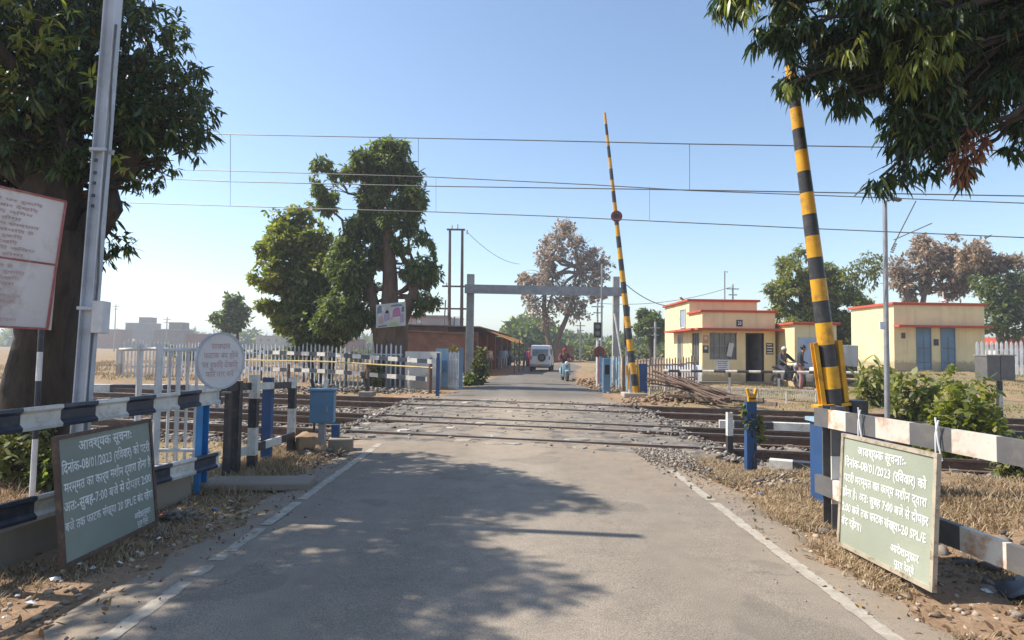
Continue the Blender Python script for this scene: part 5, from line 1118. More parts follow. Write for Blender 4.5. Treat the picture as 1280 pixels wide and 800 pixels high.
branches(mb, [(-5.4, 7.0, 4.3), (-6.2, 7.2, 3.8), (-5.5, 7.2, 3.2), (-6.2, 8.0, 4.6)], BL1, 0.07, 5, 4)
mb.build('trunk', M['bark'], t, True)
r = np.random.RandomState(21)
pt, dr3 = blob_points(lumps(BL1, 3, 4, 0.5, 0.66), 6500, r, 0.4); leaves('crown', t, M['mango'], pt, dr3, 10, 0.17, 0.036, 0.8, 1)
pt, dr3 = blob_points(PB([(20, 90, 6.6, 60), (70, 40, 6.5, 40), (150, 205, 6.5, 12), (100, 100, 6.5, 30), (0, 40, 6.5, 60)]), 90, r, 0.5); leaves('young_leaves', t, M['mangonew'], pt, dr3, 10, 0.15, 0.032, 0.6, 2)
# mango branch hanging in from the right
t = empty('mango_tree', (8.6, 4.2, 0), 'mango tree whose dark leafy boughs hang into the top right corner', 'tree')
mb = MB(); solid_trunk(mb, [(8.7, 4.2, -0.2), (8.6, 4.2, 0.6), (8.4, 4.3, 1.8), (8.0, 4.4, 3.2), (7.3, 4.6, 4.4)], [0.6, 0.5, 0.42, 0.36, 0.3], 18, 8)
p = limb_path((7.3, 4.6, 4.3), (4.2, 5.4, 4.9), 0, 0.1, 8, 7); mb.tube(p, [0.25-0.02*i for i in range(9)], 10)
BL2 = PB([(1140, -40, 5.6, 130), (1000, 5, 5.5, 52), (925, -14, 5.3, 36), (985, 50, 5.4, 38), (1025, 75, 5.5, 55), (1090, 60, 5.5, 80), (1150, 110, 5.6, 62), (1235, 50, 5.8, 80), (1140, 170, 5.5, 42), (1180, 165, 5.6, 44), (1100, 222, 5.5, 20), (1125, 215, 5.5, 22),
          (1195, 205, 5.5, 22), (1278, 140, 5.6, 30), (1262, 190, 5.4, 12), (1160, 215, 5.5, 18), (1090, -160, 5.5, 160), (1240, -120, 5.8, 190), (985, 105, 5.3, 20), (1005, -70, 5.3, 70), (1350, 20, 5.8, 150), (1400, -150, 5.8, 200), (1215, 120, 5.9, 50), (1283, 165, 5.4, 20), (1190, 40, 5.2, 60), (1265, 20, 5.2, 60), (1240, 110, 5.3, 36), (1175, 130, 5.3, 40), (1205, 150, 5.3, 30), (1060, 120, 5.4, 26), (1260, 100, 5.3, 30)])
branches(mb, [tuple(p[3]), tuple(p[5]), tuple(p[7])], BL2, 0.05, 15, 4); mb.build('trunk', M['bark'], t, True)
pt, dr3 = blob_points(lumps(BL2, 4, 4, 0.55, 0.62), 9500, r, 0.2); leaves('crown', t, M['mango'], pt, dr3, 11, 0.17, 0.026, 1.3, 3)
pt, dr3 = blob_points(PB([(1150, 60, 5.1, 42), (1170, 35, 5.1, 22), (975, 110, 5.15, 12), (1060, 60, 5.1, 20), (925, 5, 5.1, 25)]), 60, r, 0.5); leaves('young_leaves', t, M['mangonew'], pt, dr3, 12, 0.16, 0.022, 1.4, 4)
pt, dr3 = blob_points(PB([(1210, 190, 5.2, 22), (1200, 212, 5.2, 13), (1222, 165, 5.2, 20)]), 26, r, 0.5); leaves('red_leaves', t, M['redleaf'], pt, dr3, 9, 0.12, 0.02, 1.3, 5)

def tree(name, base, trunk, r0_, blobs, n, leafm, barkm, label, L=0.3, Wd=0.14, k=5, droop=0.4, seed=0, cat='tree', shell=0.5, br=0.06, extra=(), group=None, twigs=4, radii=None, gf=0.9):
    base = Vector(base); t = empty(name, base, label, cat, group); mb = MB(); tips = []
    for tr in trunk:
        if radii and len(tips): r0_ = 0.30
        pts = [Vector(p_) for p_ in tr]; m_ = len(pts); solid_trunk(mb, pts, [r0_*(1-0.6*i/(m_-1)) for i in range(m_)] if not radii or len(tips) else radii, 12, seed, 0.08); tips += [tuple(pts[-1]), tuple(pts[-2])]
    branches(mb, tips, blobs, br, seed+1, twigs); mb.build('trunk', barkm, t, True)
    r = np.random.RandomState(seed+50); pt, d_ = blob_points(lumps(blobs, seed), int(n*1.45), r, shell); kk = np.array([mnoise.noise(Vector(p_)*gf)+0.5*mnoise.noise(Vector(p_)*gf*2.3) for p_ in pt]) > -0.16; pt, d_ = pt[kk], d_[kk]; leaves('crown', t, leafm, pt, d_, k, L, Wd, droop, seed, shapes=4)
    for (bl, n2, m2, nm) in extra: pt, d_ = blob_points(bl, n2, r, 0.5); leaves(nm, t, m2, pt, d_, k, L, Wd, droop, seed+9, shapes=4)
    return t
# tall tree with the poster
Yt = 25.4
def T(px_, py_, y=Yt): return P(px_, py_, y)
b0 = T(489, 480); b0.z = 0
BL3 = PB([(487, 205, Yt, 34), (455, 215, Yt, 26), (498, 240, Yt, 36), (465, 250, Yt, 30), (408, 222, Yt, 22), (408, 245, Yt, 20), (500, 275, Yt, 40), (470, 285, Yt, 32), (515, 255, Yt, 25), (455, 320, Yt, 36), (425, 330, Yt, 30), (528, 330, Yt, 30, 1, 1.1), (540, 360, Yt, 22),
          (530, 375, Yt, 22), (520, 345, Yt, 24), (450, 360, Yt, 36), (425, 385, Yt, 36), (440, 400, Yt, 26), (480, 182, Yt, 16), (500, 190, Yt, 14), (440, 300, Yt, 18), (465, 400, Yt, 18), (528, 300, Yt, 18)])
tt_ = tree('roadside_tree', b0, [[(b0.x, Yt, -0.2), T(489, 455), T(489, 430), T(488, 408), T(487, 396), T(488, 350), T(486, 310), T(484, 270)], [T(480, 410), T(470, 390), T(463, 360), T(456, 330)], [T(498, 410), T(509, 388), T(515, 370), T(524, 350)]], 0.72, BL3, 9500, M['green'], M['bark2'],
     'tall tree with a wide red-brown trunk carrying a printed poster, left of the shops', 0.30, 0.11, 5, 0.6, 11, br=0.09, shell=0.35, radii=[.6, .6, .66, .76, .40, .30, .24, .15])
BL4 = PB([(372, 280, 28, 34), (350, 300, 28, 30), (395, 300, 28, 26), (360, 345, 28, 38), (335, 350, 28, 20), (400, 345, 28, 36), (355, 385, 28, 30), (390, 395, 28, 38), (415, 405, 28, 28), (380, 420, 28, 24), (345, 270, 28, 14)])
b0 = T(400, 480, 28); b0.z = 0
tree('bushy_tree', b0, [[(b0.x, 28, -0.2), T(403, 440, 28), T(402, 415, 28), T(395, 380, 28)], [(b0.x+0.4, 28, -0.2), T(418, 430, 28), T(415, 395, 28)], [(b0.x-0.3, 28, -0.2), T(386, 435, 28), T(375, 400, 28)]], 0.16, BL4, 5200, M['ygreen'], M['bark'],
     'rounded yellow-green tree with several thin stems, left of the tall poster tree', 0.34, 0.18, 5, 0.3, 12, shell=0.4, br=0.07,
     extra=[(PB([(400, 400, 27.6, 40), (390, 350, 27.6, 30), (425, 395, 27.5, 30)]), 1100, M['green'], 'dark_leaves')])
# poster on the trunk
a, b, c_, d_ = P(470, 410, 24.55), P(507, 407, 24.55), P(507, 377, 24.55), P(470, 381, 24.55)
t = empty('poster_board', (a+b)/2, 'rectangular printed poster with pink and green patches fixed to the tall tree trunk', 'poster')
off = Vector((0, 0.03, 0)); mb = MB(); mb.add([a, b, c_, d_]+[v+off for v in (a, b, c_, d_)], [(0, 1, 2, 3), (7, 6, 5, 4), (0, 4, 5, 1), (1, 5, 6, 2), (2, 6, 7, 3), (3, 7, 4, 0)]); mb.build('panel', paint('poster_paper', (0.50, 0.50, 0.46), (0.3, 0.35, 0.38), 0.5, 0.6, 5, bumpd=0), t)
def patch(u0, u1, v0, v1, mat, nm='print'):
    f = lambda u, v: a+(b-a)*u+(d_-a)*v+Vector((0, -0.006, 0)); e = 8; um, vm = (u0+u1)/2, (v0+v1)/2
    hu, hv = (u1-u0)/2, (v1-v0)/2; sk = 0.18*math.sin(u0*37+v0*11)
    mb = MB(); mb.add([f(um-hu, vm-hv*(1+sk)), f(um+hu*0.2, vm-hv), f(um+hu, vm-hv*(1-sk)), f(um+hu*0.9, vm+hv*0.4), f(um+hu*(0.5+sk), vm+hv), f(um-hu*(0.4-sk), vm+hv*0.92), f(um-hu*0.95, vm+hv*0.3)], [tuple(range(7))]); mb.build(nm, mat, t)
PC = [cloth('magenta_print', (0.42, 0.16, 0.30)), cloth('lilac_print', (0.35, 0.3, 0.40)), cloth('lime_print', (0.42, 0.44, 0.18)), cloth('slate_print', (0.15, 0.19, 0.23)), cloth('rose_print', (0.5, 0.35, 0.33)), cloth('pale_print', (0.6, 0.58, 0.55))]
for (u0, u1, v0, v1, ci) in ((.56, .84, .42, .82, 0), (.5, .9, .86, .95, 3), (.27, .47, .28, .72, 1), (.32, .42, .6, .8, 4), (.45, .74, .03, .2, 2), (.04, .2, .62, .95, 3), (.1, .25, .15, .5, 4), (.2, .3, .7, .88, 5), (.82, .95, .15, .55, 1), (.86, .96, .6, .85, 3), (.05, .4, .03, .1, 3), (.5, .58, .3, .42, 4), (.08, .16, .5, .62, 5)): patch(u0, u1, v0, v1, PC[ci])
# big brown seeding tree beyond the van
YB_ = 76
BL5 = PB([(700, 300, YB_, 28), (680, 320, YB_, 22), (722, 312, YB_, 26), (745, 320, YB_, 20), (690, 345, YB_, 26), (735, 345, YB_, 26), (668, 350, YB_, 20), (665, 380, YB_, 20), (700, 375, YB_, 26), (745, 365, YB_, 16), (722, 385, YB_, 18), (685, 395, YB_, 18), (705, 285, YB_, 14), (655, 365, YB_, 10), (755, 330, YB_, 12)])
b0 = P(689, 455, YB_); b0.z = 0; q = lambda x_, y_: P(x_, y_, YB_)
tree('brown_tree', b0, [[(b0.x, YB_, -0.2), q(688, 440), q(684, 415), q(680, 385), q(682, 350), q(690, 320)], [(b0.x+0.2, YB_, 0), q(691, 440), q(699, 418), q(707, 400), q(718, 370), q(728, 340)]], 0.45, BL5, 2100, M['brownleaf'], M['bark2'],
     'large brown half-bare tree with forked trunk behind the white van', 0.55, 0.3, 4, 0.4, 13, shell=0.1, br=0.22, twigs=9)
# small trees
q = lambda x_, y_: P(x_, y_, 58)
b0 = q(297, 440); b0.z = 0
tree('small_tree', b0, [[(b0.x, 58, -0.2), q(297, 420), q(296, 405), q(294, 385)]], 0.16, PB([(292, 375, 58, 14), (280, 395, 58, 14), (305, 392, 58, 13), (293, 405, 58, 16), (315, 385, 58, 5)]), 800, M['green'], M['bark'], 'small lone tree in the hazy field above the round white sign', 0.5, 0.25, 4, 0.3, 14, shell=0.4, br=0.06)
b0 = P(815, 445, 62); b0.z = 0
tree('round_tree', b0, [[(b0.x, 62, -0.2), P(814, 425, 62), P(815, 410, 62)]], 0.3, PB([(815, 402, 62, 20), (800, 410, 62, 12), (832, 408, 62, 14), (820, 420, 62, 14), (802, 395, 62, 9)]), 1500, M['green'], M['bark'], 'small dark round tree just left of the gate hut', 0.5, 0.25, 4, 0.3, 15, shell=0.5)
q = lambda x_, y_: P(x_, y_, 44)
b0 = q(1005, 470); b0.z = 0.4
tree('leafy_tree', b0, [[(b0.x, 44, 0), q(1005, 430), q(1003, 400), q(1000, 360)], [(b0.x+1, 44, 0), q(1035, 420), q(1040, 390)]], 0.3, PB([(985, 330, 44, 22), (1000, 350, 44, 30), (975, 365, 44, 20), (1030, 370, 44, 34), (1010, 395, 44, 36), (1050, 395, 44, 34), (1075, 380, 44, 24), (1040, 345, 44, 20), (1060, 415, 44, 30), (1085, 405, 44, 22), (1000, 318, 44, 12), (1040, 430, 44, 30), (985, 400, 44, 24)]), 6500, M['ygreen'], M['bark'],
     'bright green bamboo-like tree between the gate hut and the blue-door hut', 0.42, 0.14, 5, 0.7, 16, shell=0.3, extra=[(PB([(1060, 360, 45, 20), (1075, 345, 45, 22), (1090, 330, 45, 18)]), 260, M['weed'], 'sparse_leaves')])
q = lambda x_, y_: P(x_, y_, 56)
b0 = q(1150, 470); b0.z = 0.6
tree('bare_tree', b0, [[(b0.x, 56, 0), q(1150, 400), q(1155, 370), q(1165, 345)], [q(1150, 400), q(1135, 370), q(1128, 345)]], 0.35, PB([(1150, 320, 56, 26), (1175, 325, 56, 26), (1200, 335, 56, 24), (1130, 345, 56, 20), (1165, 350, 56, 26), (1195, 360, 56, 20), (1135, 365, 56, 16), (1215, 345, 56, 22), (1185, 312, 56, 16), (1120, 330, 56, 14), (1160, 308, 56, 14)]), 2700, M['brownleaf'], M['palebark'],
     'pale brown half-bare tree directly behind the blue-door hut', 0.5, 0.2, 4, 0.3, 17, shell=0.3, br=0.12, twigs=10)
q = lambda x_, y_: P(x_, y_, 50)
b0 = q(1250, 470); b0.z = 0.6
tree('bare_tree', b0, [[(b0.x, 50, 0), q(1250, 430), q(1245, 395), q(1240, 360)]], 0.3, PB([(1228, 325, 50, 26), (1250, 345, 50, 26), (1275, 360, 50, 24), (1260, 385, 50, 24), (1290, 390, 50, 24), (1235, 360, 50, 14), (1210, 318, 50, 18), (1265, 330, 50, 16)]), 2200, M['brownleaf'], M['palebark'],
     'brown tree with a darker green side at the far right edge', 0.45, 0.2, 4, 0.3, 18, shell=0.3, br=0.1, twigs=8, extra=[(PB([(1240, 360, 49, 16), (1255, 375, 49, 18), (1275, 350, 49, 10), (1240, 395, 49, 22), (1225, 350, 50, 12), (1262, 405, 49, 20)]), 900, M['green'], 'green_leaves')])
# bushes
def bush(px_, py_, y, rpx, n, lm, label, L=0.16, Wd=0.08, h=1.0, seed=0, k=5, blobs=None, cat='bush'):
    c = P(px_, py_, y); g = gz(c.x, y); rr_ = rpx*y/FPX; bl = blobs or [(c.x, y, g+rr_*h*0.55, rr_, rr_*0.8, rr_*h*0.6), (c.x+rr_*0.4, y-0.1, g+rr_*h*0.4, rr_*0.6, rr_*0.6, rr_*h*0.45), (c.x-rr_*0.45, y, g+rr_*h*0.35, rr_*0.6, rr_*0.6, rr_*h*0.4)]
    t = empty('bush', (c.x, y, g), label, cat); mb = MB(); branches(mb, [(c.x, y, g-0.05), (c.x+0.05, y, g+0.02)], bl, 0.018, seed, 6, 0.5); mb.build('stems', M['bark'], t)
    r = np.random.RandomState(seed+100); pt, d_ = blob_points(bl, n, r, 0.3); pt[:, 2] = np.maximum(pt[:, 2], g+0.02); leaves('leaves', t, lm, pt, d_, k, L, Wd, 0.15, seed+3); return t
bush(22, 560, 6.9, 50, 260, M['weed'], 'sunlit green bush behind the big white sign post at the left edge', 0.10, 0.05, 1.5, 1)
bush(64, 560, 6.75, 26, 110, M['green'], 'low green bush at the foot of the leaning mast', 0.10, 0.055, 1.4, 2)
bush(1095, 500, 19, 22, 110, M['ygreen'], 'spiky green plant just left of the slender pole', 0.42, 0.10, 2.3, 3)
bush(1142, 500, 15.5, 24, 110, M['ygreen'], 'broad-leaved green plant right of the slender pole', 0.28, 0.13, 2.7, 4)
bush(1185, 500, 16.5, 18, 60, M['ygreen'], 'leggy green plant before the blue doors', 0.26, 0.11, 3.6, 5)
bush(1205, 540, 9.5, 46, 330, M['ygreen'], 'large pale green leafy bush behind the right striped rail', 0.17, 0.08, 2.1, 6)
bush(1168, 540, 9.9, 24, 110, M['weed'], 'scraggly bush left of the large pale green bush', 0.16, 0.07, 2.0, 15)
bush(1272, 560, 7.6, 32, 120, M['weed'], 'green bush at the right edge beside the banded stub post', 0.13, 0.06, 1.7, 7)
bush(1228, 480, 14, 16, 60, M['ygreen'], 'upright green shoots behind the large pale bush', 0.24, 0.09, 4.2, 8)
bush(600, 480, 27, 10, 150, M['weed'], 'tall green bush at the foot of the left gauge post', 0.22, 0.11, 4.2, 9)
bush(588, 480, 26.5, 6, 60, M['green'], 'small dark bush beside the left gauge post', 0.26, 0.14, 2.0, 10)
bush(560, 480, 29, 16, 160, M['weed'], 'yellowish weeds behind the blue-white gate panel', 0.3, 0.1, 2.6, 11)
bush(686, 480, 27.0, 4, 1, M['weed'], 'tiny weed', 0.05, 0.03, 1, 12) if False else None
bush(466, 480, 24.5, 12, 130, M['weed'], 'small shrub growing through the striped fence', 0.22, 0.12, 2.0, 13)
vb = G(940, 586); bush(940, 586, vb.y-0.1, 11, 60, M['weed'], 'thin vine climbing the dark blue boom rest post', 0.08, 0.05, 1, 14, blobs=[(vb.x-0.02, vb.y-0.06, 0.62, 0.10, 0.07, 0.16), (vb.x+0.07, vb.y-0.06, 0.5, 0.09, 0.07, 0.14), (vb.x-0.1, vb.y-0.05, 0.78, 0.05, 0.05, 0.1)], cat='vine')

# ------------------------------------------------------------------ distant land: woods, village, walls
r = np.random.RandomState(77)
def far_wood(name, x0, x1, y0, y1, hpx0, hpx1, n, npt, mat, seed, L=1.6):
    r = np.random.RandomState(seed); bl = []
    for i in range(n):
        px_ = x0+(x1-x0)*(i+r.uniform(0, 1))/n; y = r.uniform(y0, y1); h = r.uniform(hpx0, hpx1)*y/FPX; c = P(px_, 437, y)
        bl.append((c.x, y, h*0.45, h*r.uniform(0.5, 1.0), h*0.6, h*0.55))
    pt, d_ = blob_points(bl, npt, r, 0.5); o = leaves(name, None, mat, pt, d_, 4, L, L*0.5, 0.2, seed, shapes=4); return tag(o, kind='stuff')
far_wood('distant_woodland', -400, 640, 210, 330, 10, 26, 90, 9000, M['green'], 31, 2.6)
far_wood('distant_woodland', 640, 1700, 200, 300, 10, 30, 80, 8000, M['green'], 32, 2.6)
far_wood('distant_woodland', 640, 840, 95, 150, 12, 34, 24, 4200, M['green'], 33, 1.2)
far_wood('distant_woodland', 640, 672, 90, 110, 34, 62, 5, 1500, M['green'], 35, 1.2)
far_wood('scrub_thicket', 700, 840, 80, 95, 8, 16, 22, 2600, M['weed'], 34, 0.8)
far_wood('scrub_thicket', 200, 560, 60, 100, 6, 13, 26, 3400, M['weed'], 36, 0.7)
far_wood('scrub_thicket', 1060, 1400, 62, 80, 14, 30, 16, 3500, M['green'], 37, 0.9)
M['umber'] = wall_mat('grey_brown_render', (0.2, 0.165, 0.145), (0.12, 0.1, 0.09), 0.5)
HL = ['hazy flat-roofed house, the tallest in the hazy village on the left', 'long low pale house in the hazy village left of the leaning mast', 'grey-brown house above the taller picket fence', 'small reddish house just left of the round white sign', 'low white house in the haze right of the round sign', 'tiny pale house between the lone tree and the bushy tree', 'distant reddish house low behind the bushy tree']
for i, (px0, px1, pt_, y, mt) in enumerate(((157, 190, 404, 230, 'umber'), (112, 152, 412, 210, 'brick'), (192, 230, 412, 190, 'umber'), (232, 268, 418, 170, 'brick'), (320, 352, 420, 200, 'concrete'), (365, 390, 424, 180, 'offwhite'), (395, 450, 424, 150, 'brick'))):
    a, b = P(px0, pt_, y), P(px1, pt_, y); t = empty('village_house', ((a.x+b.x)/2, y, 0), HL[i], 'house', 'houses of the distant village on the left')
    mb = MB(); mb.box(((a.x+b.x)/2, y+3, a.z/2), (b.x-a.x, 6, a.z)); 
    if i in (0, 2): mb.box((a.x+(b.x-a.x)*0.65, y+3.2, a.z+1.2), ((b.x-a.x)*0.45, 4, 2.4))
    mb.build('wall', M[mt], t); mb = MB(); mb.box(((a.x+b.x)/2, y+3, a.z+0.1), (b.x-a.x+0.5, 6.5, 0.2)); mb.build('roof', M['tin'] if mt == 'brick' else M['concrete'], t)
    for k in range(3): mb = MB(); mb.box((a.x+(b.x-a.x)*(0.2+0.3*k), y-0.02, a.z-1.3), (0.7, 0.06, 0.8)); mb.build('window', M['grey'], t)
a, b = P(696, 450, 78), P(712, 432, 78); mb = MB(); mb.box(((a.x+b.x)/2, 80, b.z/2), (b.x-a.x+1, 4, b.z)); tag(mb.build('brick_hut', [M['brick']]), 'small reddish brick hut between the van and the scooter, beyond the bend', 'hut')
a, b = P(1250, 425, 60), P(1340, 420, 60); t = empty('village_house', ((a.x+b.x)/2, 62, 0.6), 'low red-roofed house glimpsed at the far right edge', 'house'); mb = MB(); mb.box(((a.x+b.x)/2, 62, a.z/2-0.2), (b.x-a.x, 5, a.z-0.2)); mb.build('wall', M['offwhite'], t); mb = MB(); mb.box(((a.x+b.x)/2, 62, a.z-0.1), (b.x-a.x+1, 6, 0.7)); mb.build('roof', M['redtrim'], t)

# ------------------------------------------------------------------ people
def skinned(name, verts, edges, rad, mat, parent, sub=2, root=0):
    me = bpy.data.meshes.new(name); me.from_pydata([tuple(v) for v in verts], edges, []); o = bpy.data.objects.new(name, me); COL.objects.link(o)
    md = o.modifiers.new('s', 'SKIN'); 
    for i, r_ in enumerate(rad):
        rr_ = r_ if isinstance(r_, tuple) else (r_, r_); me.skin_vertices[0].data[i].radius = rr_; me.skin_vertices[0].data[i].use_root = (i == root)
    md.use_smooth_shade = True; s2 = o.modifiers.new('u', 'SUBSURF'); s2.levels = sub; s2.render_levels = sub
    dg = bpy.context.evaluated_depsgraph_get(); dg.update(); m2 = bpy.data.meshes.new_from_object(o.evaluated_get(dg)); bpy.data.objects.remove(o); bpy.data.meshes.remove(me)
    m2.materials.clear(); m2.materials.append(mat); m2.polygons.foreach_set('use_smooth', [True]*len(m2.polygons)); q = bpy.data.objects.new(name, m2); COL.objects.link(q); q.parent = parent; return q
J_STAND = dict(hip=(0, 0, .93), waist=(0, 0, 1.08), chest=(0, 0, 1.32), neck=(0, 0.0, 1.48), chin=(0, -.02, 1.55), head=(0, -.01, 1.63), top=(0, 0, 1.70),
    sl=(.18, 0, 1.42), el=(.24, .02, 1.13), wl=(.25, -.07, .88), hl=(.25, -.09, .79), sr=(-.18, 0, 1.42), er=(-.25, .02, 1.14), wr=(-.24, -.10, .90), hr=(-.24, -.13, .81),
    pl=(.09, 0, .90), kl=(.11, -.02, .49), al=(.12, .02, .08), tl=(.13, -.13, .03), pr=(-.09, 0, .90), kr=(-.10, -.03, .49), ar=(-.10, .02, .08), tr=(-.11, -.13, .03))
def person(loc, rz, label, shirt, trouser, pose=None, hairm=None, scarf=None, scale=1.0, name='person', skirt=False):
    J = dict(J_STAND); J.update(pose or {}); t = empty(name, loc, label, 'person'); t.rotation_euler = (0, 0, 0)
    Rm = Matrix.Rotation(rz, 3, 'Z')*scale; K = {k: Rm@Vector(v) for k, v in J.items()}
    def chain_obj(nm, keys, rads, mat, links, root=0, sub=2): return skinned(nm, [K[k] if isinstance(k, str) else k for k in keys], links, [(r_*scale, r_*scale) if not isinstance(r_, tuple) else (r_[0]*scale, r_[1]*scale) for r_ in rads], mat, t, sub, root)
    keys = ['hip', 'waist', 'chest', 'neck', 'chin', 'head', 'top', 'sl', 'el', 'wl', 'hl', 'sr', 'er', 'wr', 'hr', 'pl', 'kl', 'al', 'tl', 'pr', 'kr', 'ar', 'tr']
    ix = {k: i for i, k in enumerate(keys)}; E = [('hip', 'waist'), ('waist', 'chest'), ('chest', 'neck'), ('neck', 'chin'), ('chin', 'head'), ('head', 'top'), ('chest', 'sl'), ('sl', 'el'), ('el', 'wl'), ('wl', 'hl'), ('chest', 'sr'), ('sr', 'er'), ('er', 'wr'), ('wr', 'hr'), ('hip', 'pl'), ('pl', 'kl'), ('kl', 'al'), ('al', 'tl'), ('hip', 'pr'), ('pr', 'kr'), ('kr', 'ar'), ('ar', 'tr')]
    rd = dict(hip=.11, waist=.10, chest=.12, neck=.05, chin=.065, head=.092, top=.06, sl=.055, el=.042, wl=.028, hl=.035, pl=.085, kl=.055, al=.038, tl=.035); rd.update({k[:-1]+'r': v for k, v in list(rd.items()) if k[-1] == 'l' and len(k) == 2})
    chain_obj('body', keys, [rd[k] for k in keys], M['skin'], [(ix[a], ix[b]) for a, b in E])
    k2 = ['hip', 'waist', 'chest', 'sl', 'el', 'wl', 'sr', 'er', 'wr']; i2 = {k: i for i, k in enumerate(k2)}
    chain_obj('shirt', k2, [.135, .13, .145, .078, .06, .045, .078, .06, .045], shirt, [(i2[a], i2[b]) for a, b in E if a in i2 and b in i2])
    if skirt:
        mb = MB(); o0 = t.location; mb.tube([o0+K['hip']+up*0.1*scale, o0+K['hip']-up*0.2*scale, o0+Vector((0, 0, 0.45*scale)), o0+Vector((0, 0, 0.08*scale))], [0.14*scale, 0.19*scale, 0.22*scale, 0.26*scale], 14); mb.build('skirt', trouser, t, True)
    else:
        k3 = ['hip', 'pl', 'kl', 'al', 'pr', 'kr', 'ar']; i3 = {k: i for i, k in enumerate(k3)}; chain_obj('trousers', k3, [.13, .105, .075, .06, .105, .075, .06], trouser, [(i3[a], i3[b]) for a, b in E if a in i3 and b in i3])
    h = K['head']; bk = Rm@Vector((0, 0.03, 0.035)); mb = MB(); mb.sphere(t.location+h+bk, 0.105*scale, 12, 8, sc=(0.95, 1.05, 0.95)); mb.build('headscarf' if scarf else 'hair', scarf or hairm or M['hair'], t, True)
    mb = MB(); f = lambda x, y, z: t.location+h+Rm@Vector((x, y, z))
    mb.sphere(f(0, -.10, -.02), 0.017*scale, 6, 5); [mb.sphere(f(s*.034, -.088, .01), 0.010*scale, 6, 5, mi=1) for s in (-1, 1)]; [mb.sphere(f(s*.095, -.005, -.01), 0.02*scale, 6, 5) for s in (-1, 1)]; mb.box(f(0, -.092, -.06), (0.04*scale, 0.01*scale, 0.008*scale), rz, mi=1)
    mb.build('face', [M['skin'], M['hair']], t)
    return t
SIT = dict(hip=(0, .30, .90), waist=(0, .28, 1.03), chest=(0, .20, 1.27), neck=(0, .16, 1.43), chin=(0, .13, 1.49), head=(0, .13, 1.57), top=(0, .14, 1.64), sl=(.18, .19, 1.36), el=(.30, .02, 1.16), wl=(.30, -.18, 1.06), hl=(.30, -.25, 1.05), sr=(-.18, .19, 1.36), er=(-.30, .02, 1.16), wr=(-.30, -.18, 1.06), hr=(-.30, -.25, 1.05),
    pl=(.10, .28, .87), kl=(.18, -.12, .74), al=(.17, -.02, .36), tl=(.17, -.16, .32), pr=(-.10, .28, .87), kr=(-.18, -.12, .74), ar=(-.17, -.02, .36), tr=(-.17, -.16, .32))
SIT0 = SIT
dk = cloth('dark_jacket_cloth', (0.035, 0.04, 0.055)); pk = cloth('pinkish_trouser_cloth', (0.40, 0.19, 0.17)); wh = cloth('pale_cloth', (0.5, 0.48, 0.45)); rdm = cloth('red_cloth', (0.35, 0.03, 0.04)); bl_ = cloth('blue_cloth', (0.06, 0.09, 0.2)); mar = cloth('maroon_cloth', (0.16, 0.03, 0.04)); gn = cloth('grey_cloth', (0.16, 0.16, 0.17))
q = P(984, 480, 24.6); person((q.x, 24.6, gz(q.x, 24.3)-0.05), R(20), 'person in dark clothes and pale cap seated on the parked dark motorcycle', dk, dk, SIT0, scarf=wh)
pp_ = P(1001, 485, 23.6); person((pp_.x, 23.6, gz(pp_.x, 23.6)), 1.1, 'standing person in dark jacket and pinkish trousers by the gate hut motorcycles', dk, pk, dict(hl=(.2, -.25, 1.02), wl=(.22, -.17, 1.05), hip=(0, .05, .93), chest=(0, -.04, 1.30), neck=(0, -.08, 1.46), chin=(0, -.12, 1.52), head=(0, -.12, 1.60), top=(0, -.11, 1.67)))
for i, (px_, y, rz_, lab, s_, tr_, kw) in enumerate((
    (656.5, 57, 0.3, 'person in dark blue standing left of the white van', bl_, gn, {}), (661.5, 56, -0.4, 'person in a red dress standing between the blue-clad person and the van', rdm, rdm, dict(skirt=True, scarf=rdm)),
    (612, 42, 0.8, 'person in pale clothes nearest of those under the orange awning', wh, gn, {}), (625, 49, -0.5, 'person in pale blue shirt standing under the right end of the awning', cloth('pale_blue_cloth', (0.3, 0.38, 0.5)), wh, {}),
    (631, 54, 0.2, 'person in white beside the dark shop door right of the awning', wh, wh, {}), (636.5, 58, 1.4, 'person in grey at the far end of the shops', gn, dk, {}))):
    q = P(px_, 460, y); person((q.x, y, gz(q.x, y)), rz_, lab, s_, tr_, **kw)

# ------------------------------------------------------------------ vehicles
def wheel(parent, c, r_, w_, axis, spokes=False):
    axis = Vector(axis).normalized(); e = empty('wheel', Vector(c)-org(parent)); e.parent = parent
    mb = MB(); o = Vector(c); e1 = axis.orthogonal().normalized(); e2 = axis.cross(e1); prof = [(r_*0.62, w_*.5), (r_*.9, w_*.5), (r_, w_*.3), (r_, -w_*.3), (r_*.9, -w_*.5), (r_*0.62, -w_*.5)]; n = 20; b = len(mb.v)
    for k in range(n):
        a = 2*math.pi*k/n; rr_ = e1*math.cos(a)+e2*math.sin(a)
        for (q1, q2) in prof: mb.v.append(o+rr_*q1+axis*q2)
    m_ = len(prof)
    for k in range(n):
        for j in range(m_): mb.f.append((k*m_+j, ((k+1) % n)*m_+j, ((k+1) % n)*m_+(j+1) % m_, k*m_+(j+1) % m_)); mb.m.append(0)
    mb.build('tyre', M['rubber'], e, True)
    mb = MB(); 
    if spokes:
        disc(mb, o, axis, r_*0.66, w_*0.5, 20, r1=r_*0.58); disc(mb, o, axis, r_*0.14, w_*0.9, 12)
        for k in range(9): a = math.pi*k/9; v_ = (e1*math.cos(a)+e2*math.sin(a))*r_*0.6; mb.tube([o-v_, o+v_], 0.008, 4)
    else: disc(mb, o, axis, r_*0.62, w_*0.5, 20); disc(mb, o, axis, r_*0.2, w_*0.8, 12)
    mb.build('rim', M['grey'], e); return e
